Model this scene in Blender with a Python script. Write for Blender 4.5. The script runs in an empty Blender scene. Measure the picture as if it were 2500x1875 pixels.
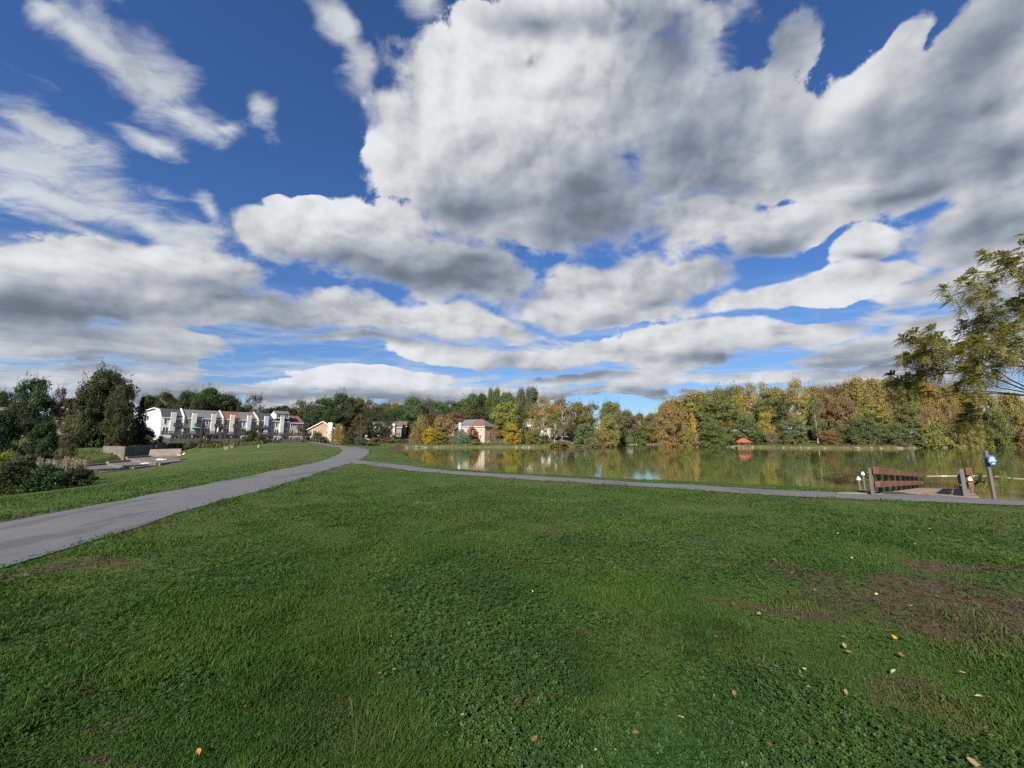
import bpy, bmesh, math, random
import numpy as np
from mathutils import Vector, Matrix

scene = bpy.context.scene
R = math.radians
# ------------------------------------------------------------------ camera
EYE = 1.6
FPX, CX, CY, HORIZON = 939.0, 1250.0, 937.5, 1076.0      # measured on the 2500 px wide photograph
PITCH = math.atan((HORIZON - CY) / FPX)
cam_data = bpy.data.cameras.new('camera')
cam = bpy.data.objects.new('camera', cam_data)
scene.collection.objects.link(cam)
cam.location = (0, 0, EYE)
cam.rotation_euler = (math.pi / 2 + PITCH, 0, 0)
cam_data.sensor_width = 36.0
cam_data.lens = 36.0 * FPX / 2500.0
cam_data.clip_start, cam_data.clip_end = 0.1, 12000
scene.camera = cam
CP, SP = math.cos(PITCH), math.sin(PITCH)


def ray(px, py):
    """World direction through a point of the photograph."""
    a, b = (px - CX) / FPX, -(py - CY) / FPX
    return Vector((a, CP - b * SP, SP + b * CP))


def at_y(px, py, y):
    d = ray(px, py)
    return Vector((d.x / d.y * y, y, EYE + d.z / d.y * y))


def at_z(px, py, z):
    d = ray(px, py)
    k = (z - EYE) / d.z
    return Vector((d.x * k, d.y * k, z))


# ------------------------------------------------------------------ sun and exposure
SUN_AZ, SUN_EL = R(-160), R(32)          # azimuth from straight ahead, negative = to the left
sun_data = bpy.data.lights.new('sun', 'SUN')
sun_data.energy, sun_data.angle, sun_data.color = 5.0, R(0.5), (1.0, 0.9, 0.76)
sun = bpy.data.objects.new('sun', sun_data)
scene.collection.objects.link(sun)
SUN_DIR = Vector((math.sin(SUN_AZ) * math.cos(SUN_EL), math.cos(SUN_AZ) * math.cos(SUN_EL), math.sin(SUN_EL)))
sun.rotation_euler = SUN_DIR.to_track_quat('Z', 'Y').to_euler()
sun.location = SUN_DIR * 400
scene.view_settings.view_transform = 'Standard'
scene.view_settings.look = 'None'
EXPOSURE = 1.0
scene.view_settings.exposure = EXPOSURE
scene.view_settings.gamma = 1.0
scene.view_settings.use_curve_mapping = False
scene.render.film_transparent = False
scene.cycles.use_denoising = False
scene.cycles.use_adaptive_sampling = True
scene.cycles.adaptive_threshold = 0.015
scene.cycles.adaptive_min_samples = 16
scene.cycles.max_bounces = 5
scene.cycles.diffuse_bounces = 2
scene.cycles.transparent_max_bounces = 6


# ------------------------------------------------------------------ node helper
class NT:
    def __init__(self, tree):
        self.t = tree
        self.n, self.l = tree.nodes, tree.links

    def put(self, sock, v):
        if v is None:
            return
        if isinstance(v, bpy.types.NodeSocket):
            self.l.new(v, sock)
        else:
            sock.default_value = v

    def node(self, typ, ins=None, out=0, **props):
        nd = self.n.new(typ)
        for k, v in props.items():
            setattr(nd, k, v)
        for k, v in (ins or {}).items():
            self.put(nd.inputs[k], v)
        return nd.outputs[out]

    def math(self, op, a, b=None, c=None, clamp=False):
        return self.node('ShaderNodeMath', {i: v for i, v in enumerate((a, b, c)) if v is not None}, operation=op, use_clamp=clamp)

    def vec(self, op, a, b=None, c=None, out=0, scale=None):
        ins = {0: a}
        if b is not None:
            ins[1] = b
        if c is not None:
            ins[2] = c
        if scale is not None:
            ins['Scale'] = scale
        return self.node('ShaderNodeVectorMath', ins, out, operation=op)

    def rng(self, v, a, b, c=0.0, d=1.0, smooth=True):
        return self.node('ShaderNodeMapRange', {0: v, 1: a, 2: b, 3: c, 4: d}, interpolation_type='SMOOTHSTEP' if smooth else 'LINEAR')

    def noise(self, v, scale, detail=4.0, rough=0.55, dist=0.0, lac=2.0, out=0, dims='3D'):
        return self.node('ShaderNodeTexNoise', {'Vector': v, 'Scale': scale, 'Detail': detail, 'Roughness': rough,
                                                'Lacunarity': lac, 'Distortion': dist}, out, noise_dimensions=dims)

    def mix(self, f, a, b, blend='MIX'):
        nd = self.n.new('ShaderNodeMix')
        nd.data_type, nd.blend_type = 'RGBA', blend
        self.put(nd.inputs[0], f)
        self.put(nd.inputs[6], a)
        self.put(nd.inputs[7], b)
        return nd.outputs[2]


def rgb(r, g, b):
    return (r, g, b, 1.0)


# ------------------------------------------------------------------ sky: physical sky with broken cumulus
# Cloud masses sit at fixed compass bearings: (x, y, half width, half height, tilt) as sighted on the photograph (2212 px wide).
S22 = 2500.0 / 2212.0


def sky_xy(px, py):
    d = ray(px * S22, py * S22).normalized()
    return d.x / (1 + d.y), d.z / (1 + d.y)


def blob(c):
    x, y, rx, ry = c[:4]
    rot = R(c[4]) if len(c) > 4 else 0.0
    x0, z0 = sky_xy(x, y)
    e = 4.0
    x1, z1 = sky_xy(x + e * math.cos(rot), y - e * math.sin(rot))
    x2, z2 = sky_xy(x - e * math.sin(rot), y - e * math.cos(rot))
    sx, sz = math.hypot(x1 - x0, z1 - z0) / e, math.hypot(x2 - x0, z2 - z0) / e
    return (x0, z0, rx * sx, ry * sz, math.atan2(z1 - z0, x1 - x0))


CUMULUS = [
    (1000, 175, 165, 120), (900, 275, 150, 105), (1120, 320, 270, 180), (1190, 450, 200, 105), (1300, 190, 260, 170), (1010, 400, 130, 70, -30),
    (1150, 60, 210, 60), (1360, 60, 110, 90, 40),
    (1700, 90, 130, 90, 50), (1620, 250, 190, 120), (1560, 330, 190, 120), (1760, 330, 240, 120), (2010, 260, 260, 170), (2150, 90, 150, 200),
    (2120, 330, 200, 120), (2180, 200, 120, 260), (2200, 480, 120, 110), (2180, 610, 140, 70), (1960, 330, 180, 90), (1470, 330, 120, 120), (1930, 390, 260, 70, 22), (2110, 470, 220, 85, 14), (1500, 490, 125, 70), (1660, 505, 130, 62, 28),
    (1838, 540, 82, 40, 6), (2090, 545, 130, 40), (1950, 120, 60, 60),
    (700, 490, 190, 85), (835, 465, 125, 65), (890, 560, 260, 85, -10), (1010, 605, 160, 45), (610, 470, 110, 70), (670, 405, 48, 28), (590, 400, 30, 26),
    (250, 590, 240, 70), (390, 560, 125, 55), (490, 605, 130, 55), (90, 620, 200, 80), (330, 670, 340, 60), (60, 700, 200, 50), (600, 695, 300, 42),
    (850, 700, 240, 42), (1060, 690, 140, 24, -10), (1210, 640, 150, 50), (1340, 605, 200, 50), (1480, 600, 140, 30), (1290, 660, 190, 30),
    (1650, 640, 240, 28, 8), (1830, 605, 190, 26, 8), (2080, 600, 200, 40, 8), (1500, 720, 190, 40), (1680, 725, 170, 30), (1430, 770, 220, 30),
    (1860, 765, 290, 28, 5), (1990, 710, 90, 16, 12), (1300, 750, 160, 30), (300, 760, 420, 32), (1120, 765, 300, 24), (760, 745, 160, 18),
    (500, 835, 560, 30), (1100, 850, 560, 26), (1620, 815, 420, 24), (1950, 835, 360, 24), (60, 830, 300, 30), (1330, 815, 300, 22), (820, 815, 240, 14),
]
WISPS = [
    (50, 320, 140, 120, -40), (150, 385, 210, 85, -38), (290, 460, 190, 55, -28), (90, 430, 170, 42, -20), (430, 500, 120, 48, -30), (440, 412, 55, 24, -35),
    (180, 88, 110, 34, -24), (280, 130, 120, 60, -22), (345, 178, 90, 40, -18), (120, 60, 60, 22, -20), (503, 178, 30, 40), (420, 200, 50, 16, -10), (735, 70, 100, 36, -55), (790, 160, 44, 40, -60),
    (240, 20, 60, 18, -20), (40, 210, 70, 30, -25), (1510, 170, 80, 60, 50), (1560, 90, 90, 40, 20), (1480, 30, 70, 30, 30), (960, 40, 60, 60, 60),
    (180, 520, 210, 30, -15), (1150, 720, 120, 24, -20), (250, 240, 80, 22, -20), (2000, 640, 120, 20, 8), (1900, 690, 90, 14),
]
GREY = [
    (1190, 505, 210, 62, 4), (1060, 440, 190, 80, -14), (1300, 400, 190, 90, 12), (920, 600, 240, 48), (760, 570, 160, 42), (250, 690, 380, 52),
    (540, 650, 150, 52), (630, 725, 160, 30), (70, 680, 180, 55), (420, 620, 130, 34), (1020, 560, 120, 40),
    (1480, 300, 120, 130, 40), (1730, 280, 110, 130), (2100, 170, 170, 190), (2130, 490, 190, 62, 12), (2180, 320, 120, 70), (1250, 470, 190, 70, 20), (1600, 200, 90, 150, 30), (1910, 420, 220, 46, 20), (1560, 400, 150, 70),
    (1640, 545, 130, 22, 20), (1850, 560, 60, 16), (1560, 765, 190, 20), (1850, 690, 130, 22), (1900, 790, 260, 16), (1300, 690, 110, 20), (1220, 800, 160, 14),
    (200, 790, 320, 18), (560, 860, 420, 16), (900, 740, 160, 18), (1130, 870, 420, 14), (1700, 845, 360, 12), (1400, 640, 90, 22), (2100, 660, 160, 40),
    (1430, 130, 90, 110, 40), (1900, 260, 240, 140, 20), (2150, 110, 150, 190), (1700, 140, 130, 130, 40), (1560, 260, 120, 110),  (1150, 50, 120, 34),
]

world = bpy.data.worlds.new('World')
scene.world = world
world.use_nodes = True
w = NT(world.node_tree)
w.n.clear()
SKY = w.n.new('ShaderNodeTexSky')
SKY.sky_type = 'NISHITA'
SKY.sun_disc = False
SKY.sun_elevation = SUN_EL
SKY.sun_rotation = SUN_AZ
SKY.altitude = 60
SKY.air_density, SKY.dust_density, SKY.ozone_density = 1.0, 0.35, 2.0
SKY_STRENGTH = 0.1
tc = w.node('ShaderNodeTexCoord', out=0)
sep = w.n.new('ShaderNodeSeparateXYZ')
w.l.new(tc, sep.inputs[0])
dx, dy, dz = sep.outputs
up = w.math('MAXIMUM', dz, 0.0)
inv = w.math('DIVIDE', 1.0, w.math('ADD', up, 0.12))
plane = w.node('ShaderNodeCombineXYZ', {0: w.math('MULTIPLY', dx, inv), 1: w.math('MULTIPLY', dy, inv), 2: 0.0})     # point on the cloud deck
k = w.math('DIVIDE', 1.0, w.math('ADD', w.math('MAXIMUM', dy, -0.7), 1.0))
flat = w.node('ShaderNodeCombineXYZ', {0: w.math('MULTIPLY', dx, k), 1: w.math('MULTIPLY', up, k), 2: 0.0})
zz = w.math('POWER', w.math('MULTIPLY_ADD', up, k, 0.10), 0.5)
bil = w.node('ShaderNodeCombineXYZ', {0: w.math('MULTIPLY', w.math('MULTIPLY', dx, k), 1.55), 1: w.math('MULTIPLY', zz, 2.5), 2: 0.0})     # billows flatten towards the horizon
# billowing offset of the cloud outlines, smaller towards the horizon
amp = w.rng(up, 0.0, 0.5, 0.025, 0.13)
nw = w.noise(bil, 2.6, 4.0, 0.5, out=1, dims='2D')
warp = w.vec('SCALE', w.vec('SUBTRACT', nw, (0.5, 0.5, 0.5)), scale=amp)
warp = w.vec('MULTIPLY', warp, (1.0, 1.0, 0.0))
pos = w.vec('ADD', flat, warp)


def field(p, blobs, soft):
    acc = None
    for c in blobs:
        x, z, sx, sz, rot = blob(c)
        q = p if acc is None else w.vec('MULTIPLY_ADD', acc, (0, 0, 1e-7), p)      # keeps the blobs evaluated one after another
        m = w.node('ShaderNodeMapping', {'Vector': q, 'Location': (x, z, 0), 'Rotation': (0, 0, rot), 'Scale': (sx, sz, 1)}, vector_type='TEXTURE')
        ln = w.vec('LENGTH', m, out=1)
        acc = ln if acc is None else w.math('SMOOTH_MIN', acc, ln, soft)
    return w.math('SUBTRACT', 1.0, acc)


cover = field(pos, CUMULUS, 0.3)
wisp = field(pos, WISPS, 0.2)
grey = field(w.vec('ADD', flat, w.vec('SCALE', warp, scale=0.7)), GREY, 0.8)
low = w.rng(up, 0.02, 0.2, 1.0, 0.0)                                  # the far cloud deck closes up towards the horizon
cover = w.math('MAXIMUM', cover, w.math('SUBTRACT', low, 0.5))


def billow(p, det, vdet):
    n = w.noise(p, 3.6, det, 0.56, 0.1, dims='2D')
    v = w.node('ShaderNodeTexVoronoi', {'Vector': w.vec('ADD', p, w.vec('SCALE', nw, scale=0.10)), 'Scale': 8.5, 'Detail': vdet, 'Roughness': 0.55, 'Lacunarity': 2.1}, 0,
               voronoi_dimensions='2D', feature='F1', normalize=True)
    return w.math('MULTIPLY_ADD', v, -0.42, w.math('MULTIPLY_ADD', n, 0.80, 0.22))


f1 = billow(bil, 8.0, 2.5)
f2 = billow(w.vec('ADD', bil, (-0.022, 0.030, 0.0)), 6.0, 1.5)
f3 = w.noise(w.vec('ADD', bil, (-0.09, 0.12, 0.0)), 3.6, 2.0, 0.5, 0.1, dims='2D')
fine = w.noise(bil, 14.0, 7.0, 0.66, 0.3, dims='2D')


def puff(p):
    return w.node('ShaderNodeTexVoronoi', {'Vector': w.vec('ADD', p, w.vec('SCALE', nw, scale=0.12)), 'Scale': 21.0, 'Detail': 2.0, 'Roughness': 0.6, 'Lacunarity': 2.1}, 0, voronoi_dimensions='2D', feature='F1', normalize=True)


small = w.math('SUBTRACT', puff(w.vec('ADD', bil, (-0.010, 0.014, 0.0))), puff(bil))
strk = w.node('ShaderNodeMapping', {'Vector': plane, 'Rotation': (0, 0, R(32)), 'Scale': (2.4, 5.2, 1.0)}, vector_type='POINT')
fs = w.noise(strk, 1.7, 8.0, 0.62, 0.4, dims='2D')
n1 = w.math('SUBTRACT', f1, 0.5)
n4 = w.math('SUBTRACT', fine, 0.5)
band = w.noise(w.vec('MULTIPLY', flat, (4.6, 40.0, 1.0)), 1.0, 5.0, 0.6, 0.2, dims='2D')
band = w.math('SUBTRACT', band, 0.5)
lowb = w.rng(up, 0.06, 0.26, 1.0, 0.0)
c0 = w.math('MULTIPLY_ADD', n1, w.math('MULTIPLY_ADD', lowb, 1.0, 1.9), cover)
c0 = w.math('MULTIPLY_ADD', w.math('MULTIPLY', band, lowb), 2.3, c0)
c0 = w.math('MULTIPLY_ADD', n4, w.math('MULTIPLY_ADD', lowb, 0.9, 0.75), c0)
edge = w.rng(w.math('ADD', f3, w.math('MULTIPLY', n4, 0.3)), 0.35, 0.65, 0.15, 0.55)       # crisp crests here, ragged soft rims there
dens = w.rng(w.math('DIVIDE', w.math('ADD', c0, 0.10), edge), 0.0, 1.0)
w0 = w.math('MULTIPLY_ADD', w.math('SUBTRACT', fs, 0.5), 2.4, wisp)
w0 = w.math('MULTIPLY_ADD', n1, 1.6, w0)
w0 = w.math('MULTIPLY_ADD', n4, 0.7, w0)
wd = w.math('MULTIPLY', w.rng(w0, -0.40, 1.0), 0.95)
# shading: sunlit crests to the left, grey undersides
emb = w.math('SUBTRACT', f1, f2)
embw = w.math('SUBTRACT', f1, f3)
thick = w.rng(c0, 0.0, 1.1)
g0 = w.math('MULTIPLY_ADD', n1, 1.3, grey)
g0 = w.math('MULTIPLY_ADD', embw, -0.9, g0)
g0 = w.math('MULTIPLY_ADD', w.math('MULTIPLY', band, lowb), -2.4, g0)
g0 = w.math('MULTIPLY_ADD', lowb, 0.35, g0)
dark = w.math('MULTIPLY', w.rng(g0, -0.95, 2.0), w.rng(dens, 0.2, 1.0, 0.55, 1.0))
lum = w.math('MULTIPLY_ADD', dark, -0.60, 0.725)
lum = w.math('MULTIPLY_ADD', thick, -0.10, lum)
lum = w.math('MULTIPLY_ADD', w.math('MULTIPLY', emb, w.math('MULTIPLY_ADD', dark, -0.75, 1.0)), 1.15, lum)
lum = w.math('MULTIPLY_ADD', w.math('MULTIPLY', band, lowb), 0.5, lum)
lum = w.math('MULTIPLY_ADD', embw, 0.30, lum)
lum = w.math('MULTIPLY_ADD', n4, 0.06, lum)
lum = w.math('MULTIPLY_ADD', w.math('MULTIPLY', small, w.math('MULTIPLY_ADD', dark, -0.7, 1.0)), 0.22, lum)
lum = w.math('SMOOTH_MIN', w.math('SMOOTH_MAX', lum, 0.18, 0.18), 0.86, 0.30)
warm = w.rng(lum, 0.2, 0.65)
ccol = w.mix(warm, rgb(0.82, 0.97, 1.22), rgb(0.98, 1.0, 1.04))
ccol = w.mix(w.rng(up, 0.0, 0.22, 0.45, 0.0), ccol, rgb(0.86, 1.0, 1.22))
ccol = w.vec('SCALE', ccol, scale=w.math('DIVIDE', lum, SKY_STRENGTH))
wcol = w.vec('SCALE', (0.95, 1.0, 1.07), scale=w.math('DIVIDE', w.math('MULTIPLY_ADD', emb, 0.8, 0.64), SKY_STRENGTH))
blue = w.mix(w.rng(up, 0.05, 0.5), rgb(0.62, 0.84, 1.14), rgb(0.56, 0.88, 1.36))
blue = w.vec('MULTIPLY', SKY.outputs[0], blue)
veil = w.math('ADD', w.math('MULTIPLY', band, 2.2), w.math('SUBTRACT', fs, 0.42))
veil = w.math('MULTIPLY', w.rng(veil, -0.25, 0.45), w.rng(up, 0.05, 0.40, 0.85, 0.0))       # thin pale layers low in the sky
vcol = w.vec('SCALE', (0.90, 1.0, 1.12), scale=w.math('DIVIDE', w.math('MULTIPLY_ADD', band, 0.5, 0.60), SKY_STRENGTH))
blue = w.mix(veil, blue, vcol)
col = w.mix(wd, blue, wcol)
col = w.mix(dens, col, ccol)
bg = w.n.new('ShaderNodeBackground')
w.l.new(col, bg.inputs[0])
bg.inputs[1].default_value = SKY_STRENGTH * 2 ** -EXPOSURE
wo = w.n.new('ShaderNodeOutputWorld')
w.l.new(bg.outputs[0], wo.inputs[0])
world.cycles.sampling_method = 'MANUAL'
world.cycles.sample_map_resolution = 1024

# ------------------------------------------------------------------ mesh helpers
rs = np.random.RandomState(7)
random.seed(7)


def raw_mesh(name, V, sizes, idx, smooth=False):
    me = bpy.data.meshes.new(name)
    V = np.asarray(V, dtype=np.float32)
    sizes = np.asarray(sizes, dtype=np.int32)
    idx = np.asarray(idx, dtype=np.int32)
    me.vertices.add(len(V))
    me.vertices.foreach_set('co', V.ravel())
    me.loops.add(len(idx))
    me.loops.foreach_set('vertex_index', idx)
    me.polygons.add(len(sizes))
    starts = np.zeros(len(sizes), dtype=np.int32)
    starts[1:] = np.cumsum(sizes)[:-1]
    me.polygons.foreach_set('loop_start', starts)
    me.polygons.foreach_set('loop_total', sizes)
    me.polygons.foreach_set('use_smooth', np.full(len(sizes), smooth))
    me.update(calc_edges=True)
    me.validate()
    return me


def link(name, data, mat=None, parent=None):
    o = bpy.data.objects.new(name, data)
    scene.collection.objects.link(o)
    if mat is not None and data is not None:
        data.materials.append(mat)
    if parent is not None:
        o.parent = parent
    return o


class MB:
    """Collects simple solids and links them as one mesh object."""

    def __init__(self):
        self.v, self.f = [], []

    def poly(self, pts):
        n = len(self.v)
        self.v += [tuple(p) for p in pts]
        self.f.append(list(range(n, n + len(pts))))

    def prism(self, bot, top):
        n, m = len(self.v), len(bot)
        self.v += [tuple(p) for p in bot] + [tuple(p) for p in top]
        self.f.append([n + i for i in reversed(range(m))])
        self.f.append([n + m + i for i in range(m)])
        for i in range(m):
            j = (i + 1) % m
            self.f.append([n + i, n + j, n + m + j, n + m + i])
        return self

    def box(self, x0, x1, y0, y1, z0, z1):
        b = [(x0, y0), (x1, y0), (x1, y1), (x0, y1)]
        return self.prism([(x, y, z0) for x, y in b], [(x, y, z1) for x, y in b])

    def bar(self, p, q, wd, ht):
        p, q = Vector(p), Vector(q)
        d = (q - p).normalized()
        s = d.cross(Vector((0, 0, 1)))
        s = s.normalized() if s.length > 1e-4 else Vector((1, 0, 0))
        u = s.cross(d)
        a, b = s * wd / 2, u * ht / 2
        return self.prism([p - a - b, p + a - b, p + a + b, p - a + b], [q - a - b, q + a - b, q + a + b, q - a + b])

    def tube(self, p, q, r0, r1, n=6):
        p, q = Vector(p), Vector(q)
        d = (q - p).normalized()
        s = d.orthogonal().normalized()
        u = d.cross(s)
        c = [(math.cos(2 * math.pi * i / n), math.sin(2 * math.pi * i / n)) for i in range(n)]
        return self.prism([p + (s * x + u * y) * r0 for x, y in c], [q + (s * x + u * y) * r1 for x, y in c])

    def build(self, name, mat, parent=None, smooth=False):
        sizes = [len(f) for f in self.f]
        idx = [i for f in self.f for i in f]
        return link(name, raw_mesh(name, self.v, sizes, idx, smooth), mat, parent)


def tag(o, label=None, cat=None, group=None, kind=None):
    if label:
        o['label'] = label
    if cat:
        o['category'] = cat
    if group:
        o['group'] = group
    if kind:
        o['kind'] = kind
    return o


def empty(name, loc, rz=0.0):
    o = bpy.data.objects.new(name, None)
    scene.collection.objects.link(o)
    o.location = loc
    o.rotation_euler = (0, 0, rz)
    o.empty_display_size = 0.3
    return o


def vnoise(x, y, seed=0):
    """Smooth 2-D value noise, 0..1."""
    x, y = np.asarray(x, float), np.asarray(y, float)
    xi, yi = np.floor(x).astype(np.int64), np.floor(y).astype(np.int64)
    fx, fy = x - xi, y - yi
    fx, fy = fx * fx * (3 - 2 * fx), fy * fy * (3 - 2 * fy)

    def h(a, b):
        n = (a * 374761393 + b * 668265263 + seed * 974711) & 0x7fffffff
        n = ((n ^ (n >> 13)) * 1274126177) & 0x7fffffff
        return ((n ^ (n >> 16)) & 0xffff) / 65535.0
    return (h(xi, yi) * (1 - fx) + h(xi + 1, yi) * fx) * (1 - fy) + (h(xi, yi + 1) * (1 - fx) + h(xi + 1, yi + 1) * fx) * fy


def fbm(x, y, s, seed=0, n=4):
    a, t = 0.0, 0.0
    for i in range(n):
        k = 0.55 ** i
        a = a + k * vnoise(x * s * 2 ** i + 17.3 * i, y * s * 2 ** i - 9.1 * i, seed + i)
        t += k
    return a / t


# ------------------------------------------------------------------ materials
def new_mat(name):
    m = bpy.data.materials.new(name)
    m.use_nodes = True
    t = NT(m.node_tree)
    t.n.clear()
    out = t.n.new('ShaderNodeOutputMaterial')
    return m, t, out


def surf(name, col, rough=0.8, var=0.25, scale=1.5, bump=0.0, bscale=20.0, spec=0.3, col2=None, stretch=(1, 1, 1), streak=0.0):
    """Matt painted, wooden or mineral surface with mottled colour and optional grain."""
    m, t, out = new_mat(name)
    co = t.node('ShaderNodeTexCoord', out=3)
    v = t.vec('MULTIPLY', co, stretch)
    n = t.noise(v, scale, 6.0, 0.6)
    c2 = col2 or tuple(c * (1 - var) for c in col)
    c = t.mix(t.rng(n, 0.35, 0.65), rgb(*col), rgb(*c2))
    n2 = t.noise(v, scale * 9, 4.0, 0.6)
    c = t.mix(t.rng(n2, 0.3, 0.7, 0.0, var * 0.8), c, rgb(*(x * 0.5 for x in col)))
    if streak:
        s = t.noise(t.vec('MULTIPLY', co, (2.2, 2.2, 0.12)), 1.3, 5.0, 0.65)
        c = t.mix(t.rng(s, 0.45, 0.75, 0.0, streak), c, rgb(*(x * 0.35 for x in col)))
    ins = {'Base Color': c, 'Roughness': rough, 'Specular IOR Level': spec}
    b = t.n.new('ShaderNodeBsdfPrincipled')
    for k, x in ins.items():
        t.put(b.inputs[k], x)
    if bump:
        bn = t.node('ShaderNodeBump', {'Strength': bump, 'Distance': 0.02, 'Height': t.noise(v, bscale, 5.0, 0.6)})
        t.put(b.inputs['Normal'], bn)
    t.l.new(b.outputs[0], out.inputs[0])
    return m


def siding(name, col, course=0.22, vertical=False, col2=None):
    """Lapped house siding: a fine regular shadow-line relief and weathering."""
    m, t, out = new_mat(name)
    co = t.node('ShaderNodeTexCoord', out=3)
    s = t.n.new('ShaderNodeSeparateXYZ')
    t.l.new(co, s.inputs[0])
    h = s.outputs[2] if not vertical else t.math('ADD', s.outputs[0], s.outputs[1])
    fr = t.math('FRACT', t.math('DIVIDE', h, course))
    n = t.noise(co, 0.8, 5.0, 0.6)
    c = t.mix(t.rng(n, 0.3, 0.7), rgb(*col), rgb(*(col2 or tuple(x * 0.82 for x in col))))
    b = t.n.new('ShaderNodeBsdfPrincipled')
    t.put(b.inputs['Base Color'], c)
    b.inputs['Roughness'].default_value = 0.7
    t.put(b.inputs['Normal'], t.node('ShaderNodeBump', {'Strength': 0.5, 'Distance': 0.03, 'Height': fr}))
    t.l.new(b.outputs[0], out.inputs[0])
    return m


def shingle(name, col):
    m, t, out = new_mat(name)
    co = t.node('ShaderNodeTexCoord', out=3)
    br = t.n.new('ShaderNodeTexBrick')
    t.put(br.inputs['Vector'], t.node('ShaderNodeMapping', {'Vector': co, 'Rotation': (R(-60), 0, 0)}))
    br.inputs['Color1'].default_value = rgb(*col)
    br.inputs['Color2'].default_value = rgb(*(c * 0.72 for c in col))
    br.inputs['Mortar'].default_value = rgb(*(c * 0.5 for c in col))
    br.inputs['Scale'].default_value = 1.0
    br.inputs['Brick Width'].default_value = 0.6
    br.inputs['Row Height'].default_value = 0.25
    br.inputs['Mortar Size'].default_value = 0.012
    n = t.noise(co, 0.7, 5.0, 0.6)
    c = t.mix(t.rng(n, 0.35, 0.7, 0.0, 0.5), br.outputs[0], rgb(*(c * 0.6 for c in col)))
    b = t.n.new('ShaderNodeBsdfPrincipled')
    t.put(b.inputs['Base Color'], c)
    b.inputs['Roughness'].default_value = 0.85
    t.l.new(b.outputs[0], out.inputs[0])
    return m


def glass(name):
    m, t, out = new_mat(name)
    b = t.n.new('ShaderNodeBsdfPrincipled')
    n = t.noise(t.node('ShaderNodeTexCoord', out=3), 0.6, 3.0)
    t.put(b.inputs['Base Color'], t.mix(n, rgb(0.012, 0.015, 0.02), rgb(0.06, 0.065, 0.07)))
    b.inputs['Roughness'].default_value = 0.12
    t.l.new(b.outputs[0], out.inputs[0])
    return m


def leaf_mat(name, col=None, trans=0.35, var=0.5, hue=0.06, attr=None, gloss=0.0):
    """Foliage: every leaf face its own tint; clumps drift in hue. Without col the object's own colour is used."""
    m, t, out = new_mat(name)
    geo = t.n.new('ShaderNodeNewGeometry')
    oi = t.n.new('ShaderNodeObjectInfo')
    base = rgb(*col) if col else oi.outputs['Color']
    rnd = geo.outputs['Random Per Island']
    co = t.node('ShaderNodeTexCoord', out=3)
    n = t.noise(t.vec('ADD', co, t.vec('SCALE', (7.0, 3.0, 5.0), scale=oi.outputs['Random'])), 5.0, 3.0, 0.6)
    hsv = t.n.new('ShaderNodeHueSaturation')
    t.put(hsv.inputs['Hue'], t.math('ADD', t.math('MULTIPLY_ADD', rnd, hue, 0.5 - hue * 0.5), t.math('MULTIPLY_ADD', n, hue * 2.4, -hue * 1.2)))
    t.put(hsv.inputs['Saturation'], t.math('MULTIPLY_ADD', n, 0.4, 0.8))
    t.put(hsv.inputs['Value'], t.math('MULTIPLY', t.math('MULTIPLY_ADD', rnd, var, 1.0 - var * 0.5), t.math('MULTIPLY_ADD', n, 0.8, 0.6)))
    t.put(hsv.inputs['Color'], base)
    d = t.node('ShaderNodeBsdfDiffuse', {'Color': hsv.outputs[0]})
    tr = t.node('ShaderNodeBsdfTranslucent', {'Color': t.mix(0.5, hsv.outputs[0], rgb(1.0, 0.9, 0.25), 'MULTIPLY')})
    sh = t.node('ShaderNodeMixShader', {0: trans, 1: d, 2: tr})
    if gloss:
        g = t.node('ShaderNodeBsdfGlossy', {'Color': rgb(0.8, 0.9, 1.0), 'Roughness': 0.45})
        sh = t.node('ShaderNodeMixShader', {0: gloss, 1: sh, 2: g})
    t.l.new(sh, out.inputs[0])
    return m


M = {}
M['white'] = siding('white siding', (0.52, 0.57, 0.58))
M['cream'] = siding('cream siding', (0.52, 0.49, 0.40))
M['taupe'] = siding('taupe siding', (0.23, 0.18, 0.155), vertical=True)
M['tan'] = siding('tan siding', (0.40, 0.27, 0.19), vertical=True)
M['lavender'] = siding('lavender siding', (0.47, 0.47, 0.57))
M['beige'] = siding('beige siding', (0.40, 0.33, 0.25), vertical=True)
M['grey'] = siding('grey siding', (0.36, 0.36, 0.34), vertical=True)
M['brick'] = siding('brown siding', (0.36, 0.23, 0.16), vertical=True)
M['stack'] = siding('chimney cladding', (0.54, 0.56, 0.50))
M['stack_grey'] = siding('grey chimney cladding', (0.50, 0.53, 0.53))
M['trim'] = surf('white trim', (0.74, 0.74, 0.70), 0.6, 0.08)
M['roof_dark'] = shingle('charcoal shingles', (0.045, 0.05, 0.062))
M['roof_grey'] = shingle('grey shingles', (0.14, 0.145, 0.145))
M['roof_red'] = shingle('brick red shingles', (0.20, 0.085, 0.065))
M['roof_brown'] = shingle('brown shingles', (0.14, 0.10, 0.085))
M['glass'] = glass('window glass')
M['deckwood'] = surf('weathered dark deck boards', (0.10, 0.085, 0.08), 0.85, 0.4, 2.0, streak=0.3)
M['greywood'] = surf('weathered grey timber', (0.125, 0.12, 0.11), 0.85, 0.35, 3.0, 0.4, 14.0, stretch=(1, 1, 0.15), streak=0.5)
M['brownwood'] = surf('stained brown timber', (0.165, 0.078, 0.042), 0.75, 0.45, 2.5, 0.4, 16.0, stretch=(0.4, 0.4, 1.6), col2=(0.095, 0.052, 0.034), streak=0.3)
M['concrete'] = surf('weathered concrete', (0.16, 0.142, 0.12), 0.9, 0.3, 0.7, 0.3, 6.0, streak=0.75)
M['concrete_pale'] = surf('pale concrete', (0.23, 0.20, 0.155), 0.9, 0.25, 0.9, 0.3, 8.0)
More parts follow.
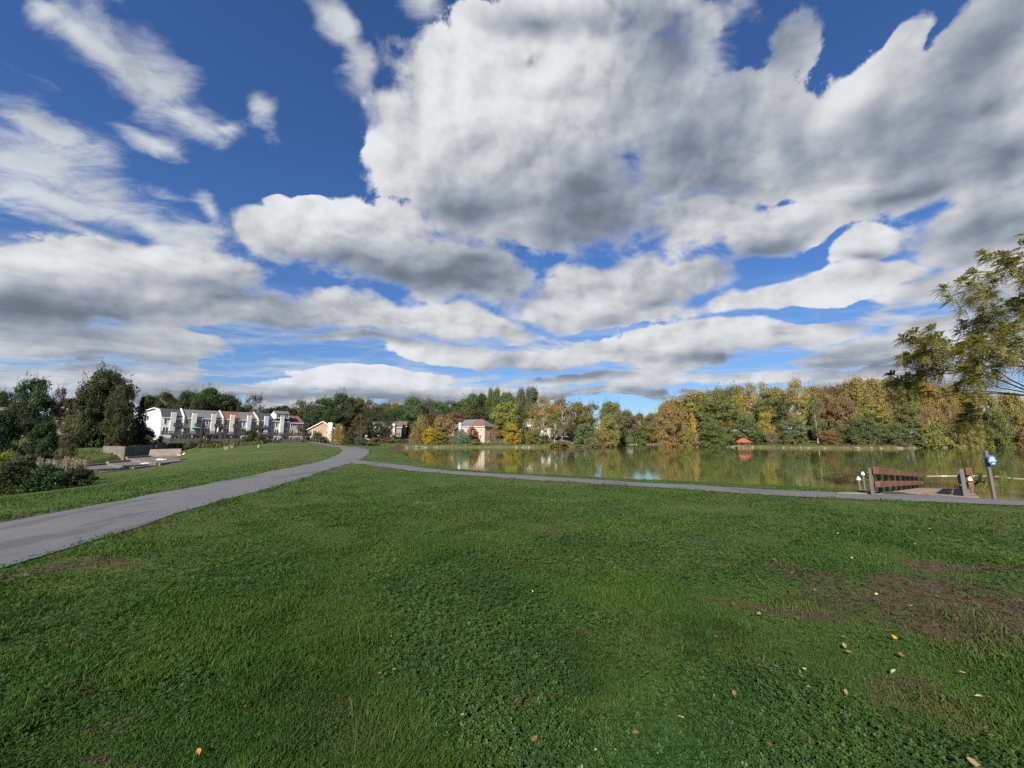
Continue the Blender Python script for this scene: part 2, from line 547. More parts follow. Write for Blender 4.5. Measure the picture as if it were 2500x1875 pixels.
M['deck_concrete'] = surf('tan deck surface', (0.27, 0.21, 0.165), 0.9, 0.22, 1.2, 0.2, 30.0)
M['cap'] = surf('white plastic cap', (0.85, 0.85, 0.83), 0.35, 0.04)
M['bluesign'] = surf('blue sign face', (0.035, 0.12, 0.42), 0.4, 0.06)
M['galv'] = surf('dull galvanised steel', (0.20, 0.21, 0.21), 0.55, 0.2, 4.0)
M['rock'] = surf('shore stones', (0.22, 0.20, 0.17), 0.9, 0.4, 1.2, 0.6, 3.0)
M['red_metal'] = surf('red pavilion roof', (0.30, 0.075, 0.05), 0.6, 0.25, 2.0)
M['bird'] = surf('black feathers', (0.012, 0.011, 0.01), 0.6, 0.2)
M['rope'] = surf('sun-bleached rope', (0.55, 0.50, 0.38), 0.8, 0.2)
M['bark'] = surf('grey brown bark', (0.16, 0.13, 0.10), 0.95, 0.4, 3.0, 0.5, 6.0, stretch=(1, 1, 0.25))
M['bark_pale'] = surf('pale grey bark', (0.42, 0.39, 0.33), 0.95, 0.3, 3.0)
M['bark_dark'] = surf('dark twig bark', (0.06, 0.05, 0.045), 0.95, 0.3, 3.0)
M['leaf'] = leaf_mat('foliage', None, 0.40, 0.34, 0.07)
M['cloth'] = surf('parasol canvas', (0.72, 0.72, 0.68), 0.8, 0.05)
M['teal'] = surf('teal canvas', (0.03, 0.30, 0.34), 0.8, 0.1)

# ------------------------------------------------------------------ terrain
WATER = -0.8


def P(px, py, depth):
    p = at_y(px, py, depth)
    return (p.x, p.y, p.z)


CTRL = [(x, y, 0.0) for x in (-8, 0, 8, 16, 30) for y in (-8, 0, 5, 10)] + [
    (-60, -60, 0), (60, -60, 0), (0, -60, 0), (0, 17, 0.0), (-10, 27, 0.05), (-6, 16, 0.02), (8, 16, 0), (20, 11, 0), (-4, 26, -0.15), (-14, 34, 0.10),
    (-16, 38, 0.2), (-22, 52, 0.36), (-30, 70, 0.5), (-40, 86, 0.55), (-54, 98, 0.5), (-12.5, 12, 0.0), (-13, 22, 0.05), (-12, 3, 0.0), (-13, -6, 0),
    (-17, 11, -0.35), (-22, 14, -0.95), (-28, 19, -1.7), (-20, 0, -0.6), (-30, 5, -1.8), (-40, -10, -2.2), (-20, 28, -0.4), (-28, 33, -1.2),
    P(230, 1157, 43), P(300, 1141, 50), P(400, 1121, 66), P(485, 1099, 80), P(330, 1160, 38), P(450, 1150, 42), P(520, 1115, 62), P(600, 1096, 72), P(640, 1110, 56),
    P(680, 1081, 84), P(760, 1078, 96), P(720, 1100, 66), P(820, 1086, 96), P(560, 1097, 74),
    (-60, 38, -2.4), (-80, 45, -2.5), (-60, 20, -2.4), (-95, 60, -2.0), (-75, 76, -0.9),
    (-110, 119, 1.0), (-96, 134, 1.0), (-82, 152, 1.0), (-88, 116, 0.5), (-74, 130, 0.5), (-60, 118, 0.9), (-62, 104, 0.7), P(200, 1090, 88), P(60, 1066, 100), P(300, 1076, 100), P(230, 1068, 112), (-160, 130, 4.0), (-120, 165, 3.0),
    P(900, 1089, 88), P(935, 1097, 60), P(960, 1098, 80), P(900, 1084, 120), P(960, 1082, 135), P(1000, 1083, 155), P(930, 1074, 165),
    (-10, 165, 1.0), (20, 165, 1.0), (45, 175, 0.8), (60, 280, 0.6), (90, 290, 0.6), (90, 180, 0.9), (120, 155, 1.0), (160, 150, 1.2), (240, 200, 1.5),
    (-40, 260, 7.0), (20, 280, 9), (-140, 260, 7), (140, 260, 7.0), (230, 300, 8), (80, 420, 8), (-60, 420, 12), (320, 260, 5), (-300, 200, 8), (-250, 60, 2), (-220, -60, 0),
    (0, 900, 14), (700, 700, 14), (-700, 700, 14), (900, 0, 3), (-900, 0, 3), (0, -500, 0), (600, -300, 0), (-600, -300, 0), (0, 2600, 18), (2400, 1500, 18), (-2400, 1500, 18), (2400, -1500, 0), (-2400, -1500, 0),
]
CTRL = np.array(CTRL, float)


def _tps(r2):
    return 0.5 * r2 * np.log(r2 + 1e-6)


_n = len(CTRL)
_d2 = ((CTRL[:, None, :2] - CTRL[None, :, :2]) ** 2).sum(-1)
_A = np.zeros((_n + 3, _n + 3))
_A[:_n, :_n] = _tps(_d2) + np.eye(_n) * 6.0
_A[:_n, _n], _A[:_n, _n + 1:_n + 3] = 1, CTRL[:, :2]
_A[_n, :_n], _A[_n + 1:_n + 3, :_n] = 1, CTRL[:, :2].T
_w = np.linalg.solve(_A, np.concatenate([CTRL[:, 2], np.zeros(3)]))

NEAR_SHORE = [(962, 1096), (985, 1104), (1020, 1116), (1074, 1131), (1130, 1142), (1243, 1154), (1469, 1168.5), (1695, 1180.5), (1921, 1194), (2079, 1203)]
FAR_SHORE = [(2500, 1089), (2400, 1091), (2300, 1093), (2200, 1095), (2100, 1095.5), (2000, 1094.5), (1900, 1093.5), (1800, 1092), (1700, 1089), (1640, 1086.5),
             (1560, 1085), (1480, 1086.5), (1440, 1089.5), (1400, 1091.5), (1300, 1092.5), (1180, 1092.5), (1060, 1092.5), (990, 1093.5)]


def beyond(px, py, extra, z=-0.1):
    """Foot of the bank, a little behind the bank top sighted at px, py."""
    p = at_z(px, py, z)
    d = Vector((p.x, p.y)).normalized() * extra
    return (p.x + d.x, p.y + d.y)


LAKE = [beyond(x, y, 1.3 if i > 1 else 2.5) for i, (x, y) in enumerate(NEAR_SHORE)] + [beyond(2200, 1204, 0.9), beyond(2330, 1207, 0.5, 0.0), beyond(2420, 1210, 0.4, 0.0), beyond(2520, 1212, 0.5, 0.0), (34, 6.0), (60, -4), (110, -10), (230, 20), (290, 120)] + \
       [tuple(at_z(x, y, WATER)[:2]) for x, y in FAR_SHORE]
LAKE = np.array(LAKE)


def seg_dist(x, y, pts, closed):
    best = np.full(np.shape(x), 1e9)
    m = len(pts)
    for i in range(m if closed else m - 1):
        a, b = pts[i], pts[(i + 1) % m]
        ab = (b[0] - a[0], b[1] - a[1])
        t = np.clip(((x - a[0]) * ab[0] + (y - a[1]) * ab[1]) / (ab[0] ** 2 + ab[1] ** 2), 0, 1)
        best = np.minimum(best, np.hypot(x - a[0] - t * ab[0], y - a[1] - t * ab[1]))
    return best


def inside(x, y, pts):
    c = np.zeros(np.shape(x), bool)
    m = len(pts)
    for i in range(m):
        (x1, y1), (x2, y2) = pts[i], pts[(i + 1) % m]
        if y1 == y2:
            continue
        c ^= ((y1 > y) != (y2 > y)) & (x < (x2 - x1) * (y - y1) / (y2 - y1) + x1)
    return c


def lake_sd(x, y):
    d = seg_dist(x, y, LAKE, True)
    return np.where(inside(x, y, LAKE), d, -d)


# the spillway cut: concrete steps lie in a trench left of the mound
SPILL = np.array([at_z(*q)[:2] for q in [(150, 1160, -2.6), (262, 1150, -2.4), (330, 1134, -2.0), (430, 1117, -1.6), (492, 1101, -0.9), (440, 1096, -0.6), (380, 1098, -0.9), (300, 1112, -1.5), (150, 1140, -2.4)]])


def ground_z(x, y):
    x, y = np.atleast_1d(np.asarray(x, float)), np.atleast_1d(np.asarray(y, float))
    z = np.zeros(len(x))
    for i in range(0, len(x), 40000):
        xs, ys = x[i:i + 40000], y[i:i + 40000]
        r2 = (xs[:, None] - CTRL[None, :, 0]) ** 2 + (ys[:, None] - CTRL[None, :, 1]) ** 2
        z[i:i + 40000] = _tps(r2) @ _w[:_n] + _w[_n] + xs * _w[_n + 1] + ys * _w[_n + 2]
    sd = lake_sd(x, y)
    bank = np.where(sd > 0, WATER - np.minimum(sd * 0.35, 2.5), WATER + np.minimum(-sd * 0.55, 60))
    z = np.where(sd > 0, np.minimum(z, bank), np.where(sd > -3.0, np.minimum(np.maximum(z, WATER + 0.04 - sd * 0.02), bank), np.maximum(z, np.where(sd > -9.0, WATER + 0.1, -99))))
    dsp = seg_dist(x, y, SPILL, True)
    ins = inside(x, y, SPILL)
    z = np.where(ins, z - 1.2 * np.clip(dsp / 1.5, 0, 1), z)
    z = z - np.where(y < 85, 0.55 * np.exp(-np.where(ins, 0, dsp / 9.0) ** 2), 0)
    return z + (fbm(x, y, 0.6, 3, 3) - 0.5) * 0.07


def gz(x, y):
    return float(ground_z([x], [y])[0])


# ------------------------------------------------------------------ the paths
def smooth_line(pts, step=0.5):
    pts = [np.array(p, float) for p in pts]
    out = []
    for i in range(len(pts) - 1):
        p0, p1, p2, p3 = pts[max(i - 1, 0)], pts[i], pts[i + 1], pts[min(i + 2, len(pts) - 1)]
        n = max(2, int(np.linalg.norm(p2 - p1) / step))
        for t in np.arange(n) / n:
            out.append(0.5 * (2 * p1 + (p2 - p0) * t + (2 * p0 - 5 * p1 + 4 * p2 - p3) * t ** 2 + (3 * p1 - p0 - 3 * p2 + p3) * t ** 3))
    out.append(pts[-1])
    return np.array(out)


MAIN_PATH = smooth_line([(-5.5, -10, 1.55), (-6.6, -2, 1.5), (-7.9, 5, 1.45), (-8.9, 9.5, 1.4), (-9.6, 14, 1.4), (-11.4, 22, 1.35), (-13.6, 31, 1.45), (-17.0, 42, 1.5), (-22.2, 55, 1.6), (-30, 71, 1.7), (-40, 86, 1.7), (-54, 98, 1.7), (-75, 108, 1.7)])
SIDE_PATH = smooth_line([(-15.0, 33, 0.7), (-11.8, 29.0, 0.95), (-7.5, 25.0, 0.95), (-3.5, 20.8, 0.95), (0, 18.0, 0.9), (2.2, 16.2, 0.85), (4.2, 14.9, 0.8), (7.0, 13.1, 0.78), (10, 11.5, 0.75), (13.4, 10.45, 0.72), (18, 9.2, 0.72), (26, 6.5, 0.72), (40, 1.0, 0.72)])
FAR_PATH = smooth_line([(-58, 240, 1.2)] + [tuple(at_z(px, py, z)[:2]) + (1.1,) for px, py, z in ((993, 1072.5, 2.2), (985, 1077, 1.3))] + [(-48, 150, 1.0)])


def path_dist(x, y):
    d = np.full(np.shape(x), 1e9)
    for ln in (MAIN_PATH, SIDE_PATH):
        for i in range(0, len(ln) - 1, 3):
            a, b = ln[i], ln[min(i + 3, len(ln) - 1)]
            ab = b[:2] - a[:2]
            t = np.clip(((x - a[0]) * ab[0] + (y - a[1]) * ab[1]) / max(ab @ ab, 1e-9), 0, 1)
            d = np.minimum(d, np.hypot(x - a[0] - t * ab[0], y - a[1] - t * ab[1]) - (a[2] + (b[2] - a[2]) * t))
    return d


def bare(x, y):
    """How worn the turf is (0 lush, 1 bare reddish soil), by real patches on the lawn."""
    x, y = np.asarray(x, float), np.asarray(y, float)
    wx = x + (fbm(x, y, 1.1, 21) - 0.5) * 1.6
    wy = y + (fbm(x, y, 1.1, 22) - 0.5) * 1.6
    b = np.zeros(np.shape(x))
    for px, py, rx, ry in [(1960, 1388, 0.55, 0.32), (1850, 1455, 0.85, 0.30), (2150, 1440, 1.3, 0.45), (2330, 1470, 1.2, 0.7), (2480, 1520, 0.9, 0.6), (1230, 1660, 0.22, 0.12), (1180, 1690, 0.12, 0.1),
                           (90, 1400, 0.9, 0.28), (170, 1790, 0.3, 0.12), (2180, 1750, 0.12, 0.12), (1480, 1500, 0.25, 0.15), (2300, 1690, 0.5, 0.3), (2450, 1400, 1.0, 0.3)]:
        c = at_z(px, py, 0.0)
        q = np.hypot((wx - c.x) / rx, (wy - c.y) / ry)
        b = np.maximum(b, np.clip(1.25 - q, 0, 1))
    return np.clip(b * (0.16 + 1.15 * fbm(x, y, 2.6, 31)), 0, 1)


# ------------------------------------------------------------------ ground sheet
def build_ground():
    th = np.concatenate([np.linspace(-76, 76, 660), np.linspace(76, 284, 82)[1:-1]])
    th = np.radians(th)
    r = np.concatenate([[0.4], np.geomspace(1.2, 3400, 370)])
    T, Rr = np.meshgrid(th, r)
    X, Y = (np.sin(T) * Rr).ravel(), (np.cos(T) * Rr).ravel()
    Z = ground_z(X, Y)
    nt, nr = len(th), len(r)
    V = np.stack([X, Y, Z], 1)
    V = np.vstack([V, [[0, 0, gz(0, 0)]]])
    i, j = np.meshgrid(np.arange(nr - 1), np.arange(nt), indexing='ij')
    j2 = (j + 1) % nt
    F = np.stack([i * nt + j, i * nt + j2, (i + 1) * nt + j2, (i + 1) * nt + j], -1).reshape(-1, 4)[:, ::-1]
    c = nr * nt
    tri = np.array([[c, k, (k + 1) % nt] for k in range(nt)])[:, ::-1]
    me = raw_mesh('ground', V, [4] * len(F) + [3] * len(tri), np.concatenate([F.ravel(), tri.ravel()]), True)
    a = me.attributes.new('worn', 'FLOAT', 'POINT')
    a.data.foreach_set('value', np.append(bare(X, Y), 0).astype(np.float32))
    sd = lake_sd(X, Y)
    sh = np.clip(1.0 - np.abs(sd + 0.6) / 2.4, 0, 1) * (np.hypot(X, Y) > 90)
    a = me.attributes.new('shore', 'FLOAT', 'POINT')
    a.data.foreach_set('value', np.append(sh, 0).astype(np.float32))
    m, t, out = new_mat('turf and soil')
    geo = t.node('ShaderNodeNewGeometry', out=0)
    ta = t.node('ShaderNodeAttribute', out=2, attribute_name='worn')
    tb = t.node('ShaderNodeAttribute', out=2, attribute_name='shore')
    n1 = t.noise(geo, 0.10, 5.0, 0.55)
    n2 = t.noise(geo, 0.55, 6.0, 0.6)
    n3 = t.noise(geo, 9.0, 5.0, 0.65)
    n4 = t.noise(t.vec('MULTIPLY', geo, (1, 0.35, 1)), 2.2, 6.0, 0.65)
    c = t.mix(t.rng(n2, 0.35, 0.68), rgb(0.046, 0.082, 0.020), rgb(0.070, 0.098, 0.028))
    c = t.mix(t.rng(n1, 0.46, 0.64, 0.0, 0.8), c, rgb(0.110, 0.102, 0.042))
    c = t.mix(t.rng(n3, 0.35, 0.7, 0.0, 0.55), c, rgb(0.020, 0.040, 0.010))
    c = t.mix(t.rng(n4, 0.5, 0.7, 0.0, 0.4), c, rgb(0.085, 0.100, 0.030))
    soil = t.mix(t.rng(n3, 0.3, 0.7), rgb(0.045, 0.031, 0.020), rgb(0.082, 0.058, 0.038))
    c = t.mix(t.rng(ta, 0.08, 0.5), c, soil)
    c = t.mix(t.math('MULTIPLY', tb, t.rng(n2, 0.35, 0.6, 0.25, 0.9)), c, t.mix(n3, rgb(0.10, 0.075, 0.042), rgb(0.20, 0.15, 0.09)))
    b = t.n.new('ShaderNodeBsdfPrincipled')
    t.put(b.inputs['Base Color'], c)
    b.inputs['Roughness'].default_value = 0.95
    b.inputs['Specular IOR Level'].default_value = 0.1
    t.put(b.inputs['Normal'], t.node('ShaderNodeBump', {'Strength': 0.9, 'Distance': 0.05, 'Height': t.math('ADD', n3, t.noise(geo, 2.0, 4.0, 0.6))}))
    t.l.new(b.outputs[0], out.inputs[0])
    tag(link('ground', me, m), kind='structure')


build_ground()


def build_path(name, ln, mat, lift=0.03, cross=7):
    d = np.gradient(ln[:, :2], axis=0)
    d /= np.linalg.norm(d, axis=1)[:, None]
    nrm = np.stack([d[:, 1], -d[:, 0]], 1)
    wob = (fbm(ln[:, 0], ln[:, 1], 0.8, 5) - 0.5) * 0.26
    V = []
    k = np.linspace(-1, 1, cross)
    for s in k:
        q = ln[:, :2] + nrm * (s * (ln[:, 2] + wob))[:, None]
        z = ground_z(q[:, 0], q[:, 1]) + lift
        V.append(np.column_stack([q, z]))
    V = np.array(V)
    for c in range(cross):      # even crossfall instead of every bump in the turf
        w_ = (c / (cross - 1))
        V[c, :, 2] += 0.018 * math.sin(math.pi * w_)
    n = len(ln)
    rows = len(V)
    F = []
    for a in range(rows - 1):
        i = np.arange(n - 1)
        F.append(np.stack([a * n + i, a * n + i + 1, (a + 1) * n + i + 1, (a + 1) * n + i], 1))
    F = np.concatenate(F)
    return tag(link(name, raw_mesh(name, V.reshape(-1, 3), [4] * len(F), F.ravel(), True), mat), kind='structure')


def asphalt():
    m, t, out = new_mat('weathered asphalt')
    geo = t.node('ShaderNodeNewGeometry', out=0)
    n1, n2, n3 = t.noise(geo, 0.5, 6.0, 0.6), t.noise(geo, 30.0, 4.0, 0.7), t.noise(geo, 3.0, 6.0, 0.65)
    c = t.mix(t.rng(n1, 0.35, 0.65), rgb(0.072, 0.077, 0.086), rgb(0.094, 0.098, 0.106))
    c = t.mix(t.rng(n3, 0.55, 0.75, 0.0, 0.5), c, rgb(0.058, 0.061, 0.068))
    c = t.mix(t.rng(n2, 0.3, 0.75, 0.0, 0.6), c, rgb(0.125, 0.130, 0.136))
    n5 = t.noise(t.vec('MULTIPLY', geo, (1.0, 0.25, 1.0)), 0.9, 4.0, 0.6)
    c = t.mix(t.rng(n5, 0.56, 0.59, 0.0, 0.6), c, rgb(0.050, 0.053, 0.060))
    c = t.mix(t.rng(t.noise(geo, 1.7, 7.0, 0.7), 0.60, 0.70, 0.0, 0.7), c, rgb(0.16, 0.152, 0.135))
    vo = t.n.new('ShaderNodeTexVoronoi')
    vo.feature = 'DISTANCE_TO_EDGE'
    t.put(vo.inputs['Vector'], t.vec('ADD', geo, t.vec('SCALE', t.noise(geo, 1.2, 4.0, out=1), scale=1.3)))
    vo.inputs['Scale'].default_value = 0.28
    c = t.mix(t.math('MULTIPLY', t.rng(vo.outputs[0], 0.0, 0.012, 0.7, 0.0), t.rng(n1, 0.45, 0.6)), c, rgb(0.05, 0.05, 0.05))
    b = t.n.new('ShaderNodeBsdfPrincipled')
    t.put(b.inputs['Base Color'], c)
    b.inputs['Roughness'].default_value = 0.9
    t.put(b.inputs['Normal'], t.node('ShaderNodeBump', {'Strength': 0.5, 'Distance': 0.01, 'Height': n2}))
    t.l.new(b.outputs[0], out.inputs[0])
    return m


M['asphalt'] = asphalt()
build_path('footpath', MAIN_PATH, M['asphalt'], 0.016)
build_path('lakeside_path', SIDE_PATH, M['asphalt'], 0.016)
build_path('far_path', FAR_PATH, M['concrete'], 0.06)


# ------------------------------------------------------------------ lake
def build_water():
    mb = MB()
    c = LAKE.mean(0)
    ring = []
    for i, p in enumerate(LAKE):          # the sheet runs a little under the banks
        a, b = LAKE[i - 1], LAKE[(i + 1) % len(LAKE)]
        t_ = (b - a) / (np.linalg.norm(b - a) + 1e-9)
        q = p + np.array([-t_[1], t_[0]]) * (1.6 if not inside(np.array([p[0] - t_[1] * 0.5]), np.array([p[1] + t_[0] * 0.5]), LAKE)[0] else -1.6)
        ring.append((q[0], q[1], WATER))
    mb.poly(ring)
    m, t, out = new_mat('still green water')
    geo = t.node('ShaderNodeNewGeometry', out=0)
    a = t.noise(t.vec('MULTIPLY', geo, (0.9, 1.6, 1.0)), 1.1, 4.0, 0.55)
    b_ = t.noise(geo, 6.0, 3.0, 0.55)
    gust = t.rng(t.noise(t.vec('MULTIPLY', geo, (0.35, 1.2, 1.0)), 0.05, 3.0, 0.5), 0.4, 0.7)
    h = t.math('ADD', a, t.math('MULTIPLY', b_, t.math('MULTIPLY_ADD', gust, 0.22, 0.06)))
    bump = t.node('ShaderNodeBump', {'Strength': 0.085, 'Distance': 0.03, 'Height': h})
    d = t.node('ShaderNodeBsdfDiffuse', {'Color': rgb(0.086, 0.108, 0.030)})
    g = t.node('ShaderNodeBsdfGlossy', {'Color': rgb(0.92, 0.93, 0.88), 'Roughness': 0.045, 'Normal': bump})
    f = t.node('ShaderNodeFresnel', {'IOR': 1.33, 'Normal': bump})
    t.l.new(t.node('ShaderNodeMixShader', {0: f, 1: d, 2: g}), out.inputs[0])
    tag(mb.build('lake_water', m), kind='structure')


build_water()

# ------------------------------------------------------------------ townhouses
def window(par, x0, x1, z0, z1, y, name='window', mull=1, frame='trim'):
    """A framed window on the facade plane y (outwards is -y): frame with the glass as its sub-part."""
    f = MB()
    w_ = 0.11
    f.box(x0 - w_, x0, y - 0.07, y + 0.02, z0 - w_, z1 + w_).box(x1, x1 + w_, y - 0.07, y + 0.02, z0 - w_, z1 + w_)
    f.box(x0, x1, y - 0.07, y + 0.02, z1, z1 + w_).box(x0, x1, y - 0.09, y + 0.02, z0 - w_, z0)
    for i in range(1, mull + 1):
        xm = x0 + (x1 - x0) * i / (mull + 1)
        f.box(xm - 0.04, xm + 0.04, y - 0.06, y - 0.015, z0, z1)
    o = f.build(name, M[frame], par)
    MB().box(x0, x1, y - 0.012, y + 0.02, z0, z1).build('pane', M['glass'], o)
    return o


def deck(par, x0, x1, y0, y1, z, mat, name='deck', posts=True, rail=1.0, ground=0.0, solid=False):
    d = MB().box(x0, x1, y0, y1, z - 0.22, z)
    o = d.build(name, M[mat], par)
    r = MB()
    for (a, b) in (((x0, y0), (x1, y0)), ((x0, y0), (x0, y1)), ((x1, y0), (x1, y1))):
        for h in (rail, 0.18):
            r.bar((a[0], a[1], z + h), (b[0], b[1], z + h), 0.09, 0.12)
        n = max(2, int(math.dist(a, b) / (0.28 if not solid else 0.17)))
        for i in range(n + 1):
            q = (a[0] + (b[0] - a[0]) * i / n, a[1] + (b[1] - a[1]) * i / n)
            r.box(q[0] - 0.055, q[0] + 0.055, q[1] - 0.03, q[1] + 0.03, z + 0.001, z + rail - 0.061)
    r.build('railing', M[mat], o)
    if posts:
        for x in (x0 + 0.15, (x0 + x1) / 2, x1 - 0.15):
            MB().box(x - 0.09, x + 0.09, y0 + 0.08, y0 + 0.26, ground, z - 0.221).build('post', M[mat], o)
    return o


def townhouse(loc, rz, W, spec):
    e = empty('townhouse', loc, rz)
    tag(e, spec['label'], 'townhouse', 'row of townhouses above the spillway')
    D, EH, RH = 11.0, 7.9 + spec.get('dz', 0), 2.9
    wall = MB()
    g = 0.012
    prof = [(0, -1.5), (D, -1.5), (D, EH), (D / 2, EH + RH), (0, EH)]
    wall.prism([(g, y, z) for y, z in prof], [(W - g, y, z) for y, z in prof])
    wall.build('wall', M[spec['wall']], e)
    rf = MB()
    o, t = 0.35, 0.16
    k = RH / (D / 2)
    for s in (0, 1):
        ya, yb = (-o, D / 2) if s == 0 else (D / 2, D + o)
        za = EH - o * k if s == 0 else EH + RH
        zb = EH + RH if s == 0 else EH - o * k
        rf.prism([(0.0, ya, za + 0.02), (W, ya, za + 0.02), (W, yb, zb + 0.02), (0.0, yb, zb + 0.02)],
                 [(0.0, ya, za + 0.02 + t), (W, ya, za + 0.02 + t), (W, yb, zb + 0.02 + t), (0.0, yb, zb + 0.02 + t)])
    rf.build('roof', M[spec['roof']], e)
    MB().box(0.05, W - 0.05, -o - 0.1, -o - 0.003, EH - o * k - 0.02, EH - o * k + 0.16).build('gutter', M['trim'], e)
    if spec.get('fin'):      # the party wall stands proud of the roofs
        f = MB()
        for za, zb, ya, yb in ((EH + 0.35, EH + RH + 0.5, -0.9, D / 2), (EH + RH + 0.5, EH + 0.35, D / 2, D + 0.3)):
            f.prism([(-0.18, ya, za - 0.8), (0.18, ya, za - 0.8), (0.18, yb, zb - 0.8), (-0.18, yb, zb - 0.8)], [(-0.18, ya, za), (0.18, ya, za), (0.18, yb, zb), (-0.18, yb, zb)])
        f.box(-0.18, 0.18, -0.9, -0.003, -1.0, EH - 0.45)
        f.build('party_wall', M[spec.get('fin_mat', 'cream')], e)
    c = spec.get('chim')
    if c is not None:
        ch = MB().box(c - 0.62, c + 0.62, -0.95, -0.004, 2.7, EH + 1.65).build('chimney', M[spec.get('stack', 'stack')], e)
        MB().box(c - 0.3, c + 0.3, -0.7, -0.25, EH + 1.652, EH + 1.95).build('flue', M['bark_dark'], ch)
    flip = spec.get('flip', False)

    def X(a, b):
        return (W - b, W - a) if flip else (a, b)
    window(e, *X(0.75, 1.35), 5.75, 7.25, 0, mull=0)
    window(e, *X(3.35, 4.75), 5.35, 7.3, 0, 'sliding_door', 1)
    window(e, *X(0.6, 1.9), 2.95, 4.75, 0, 'sliding_door', 1)
    window(e, *X(3.3, 4.6), 2.95, 4.75, 0, 'sliding_door', 1)
    window(e, *X(3.0, 4.6), 0.1, 2.05, 0, 'sliding_door', 1)
    window(e, *X(0.6, 1.3), 0.7, 1.9, 0, mull=0)
    a, b = X(2.95, W - 0.3)
    if spec.get('balcony', True):
        deck(e, a, b, -1.35, -0.006, 5.25, spec.get('deckmat', 'deckwood'), 'balcony', False, 0.95, solid=True)
    deck(e, 0.25, W - 0.45, -2.9, -0.96, 2.62, spec.get('deckmat', 'deckwood'), 'deck', True, 0.95, -1.4, solid=True)
    if spec.get('dormer'):
        dm = MB()
        prof = [(-0.6, EH + 0.9), (4.5, EH + 0.9), (4.5, EH + 2.6), (1.9, EH + 3.7), (-0.6, EH + 2.75)]
        dm.prism([(0.2, y, z) for y, z in prof], [(W - 0.3, y, z) for y, z in prof])
        do = dm.build('dormer', M['white'], e)
        MB().prism([(0.0, -0.95, EH + 2.72), (W - 0.1, -0.95, EH + 2.72), (W - 0.1, 2.0, EH + 3.85), (0.0, 2.0, EH + 3.85)],
                   [(0.0, -0.95, EH + 2.86), (W - 0.1, -0.95, EH + 2.86), (W - 0.1, 2.0, EH + 4.0), (0.0, 2.0, EH + 4.0)]).build('dormer_roof', M['roof_grey'], do)
        window(do, 0.6, 1.9, EH + 1.25, EH + 2.4, -0.6, 'dormer_window', 1)
        window(do, 3.3, 4.6, EH + 1.25, EH + 2.4, -0.6, 'dormer_window', 1)
    if spec.get('vent'):
        MB().tube((1.7, 1.9, EH + 0.9), (1.7, 1.9, EH + 2.1), 0.13, 0.13, 8).build('vent_pipe', M['galv'], e)
    return e


A, B = Vector((-110.0, 121.0, 0)), Vector((-82.6, 153.0, 0))
U = (B - A).normalized()
ROW_RZ = math.atan2(U.y, U.x)
UNIT = (B - A).length / 8
ROW = [
    dict(label='white townhouse with charcoal roof at the open left end of the row', wall='white', roof='roof_dark', chim=2.75, stack='stack_grey'),
    dict(label='cream townhouse with grey roof and a teal parasol on its deck', wall='cream', roof='roof_grey', chim=2.7, fin=1, fin_mat='trim', vent=1),
    dict(label='dark taupe townhouse with grey roof and folded white parasol on its deck', wall='taupe', roof='roof_grey', chim=2.6, stack='stack_grey'),
    dict(label='pinkish tan townhouse under a red roof in the middle of the row', wall='tan', roof='roof_red', chim=2.6, fin=1, fin_mat='cream'),
    dict(label='lavender white townhouse with grey roof, half behind a dark round tree', wall='lavender', roof='roof_grey', chim=2.4, stack='stack_grey'),
    dict(label='beige townhouse with charcoal roof and its balcony left of the chimney', wall='beige', roof='roof_dark', chim=2.6, fin=1, fin_mat='cream', flip=True, stack='lavender'),
    dict(label='white townhouse with a raised dormer box above its grey roof', wall='white', roof='roof_grey', chim=2.6, dormer=1, balcony=False),
    dict(label='tan townhouse with red roof closing the right end of the row', wall='beige', roof='roof_red', chim=None, dz=-0.5),
]
for i, sp in enumerate(ROW):
    p = A + U * (UNIT * i)
    townhouse((p.x, p.y, 1.05), ROW_RZ, UNIT, sp)


def row_pt(u, v, z=0.0):
    """Point u metres along the row, v metres out in front of it."""
    n = Vector((U.y, -U.x, 0))
    p = A + U * u + n * v
    return Vector((p.x, p.y, 1.05 + z))


def parasol(u, v, mat, label, shut=False):
    q = row_pt(u, v, 2.621)
    e = empty('parasol', q)
    tag(e, label, 'parasol')
    MB().tube((0, 0, 0), (0, 0, 2.3), 0.04, 0.03).build('pole', M['galv'], e)
    c = MB()
    if shut:
        c.tube((0, 0, 0.75), (0, 0, 1.9), 0.28, 0.2, 8).tube((0, 0, 1.901), (0, 0, 2.5), 0.2, 0.02, 8)
    else:
        c.tube((0, 0, 2.0), (0, 0, 2.45), 1.5, 0.06, 8)
    c.build('canopy', M[mat], e)


parasol(UNIT * 1.62, 1.9, 'teal', 'open teal parasol on the deck of the cream townhouse')
parasol(UNIT * 2.72, 1.9, 'cloth', 'folded white parasol on the deck of the dark taupe townhouse', True)


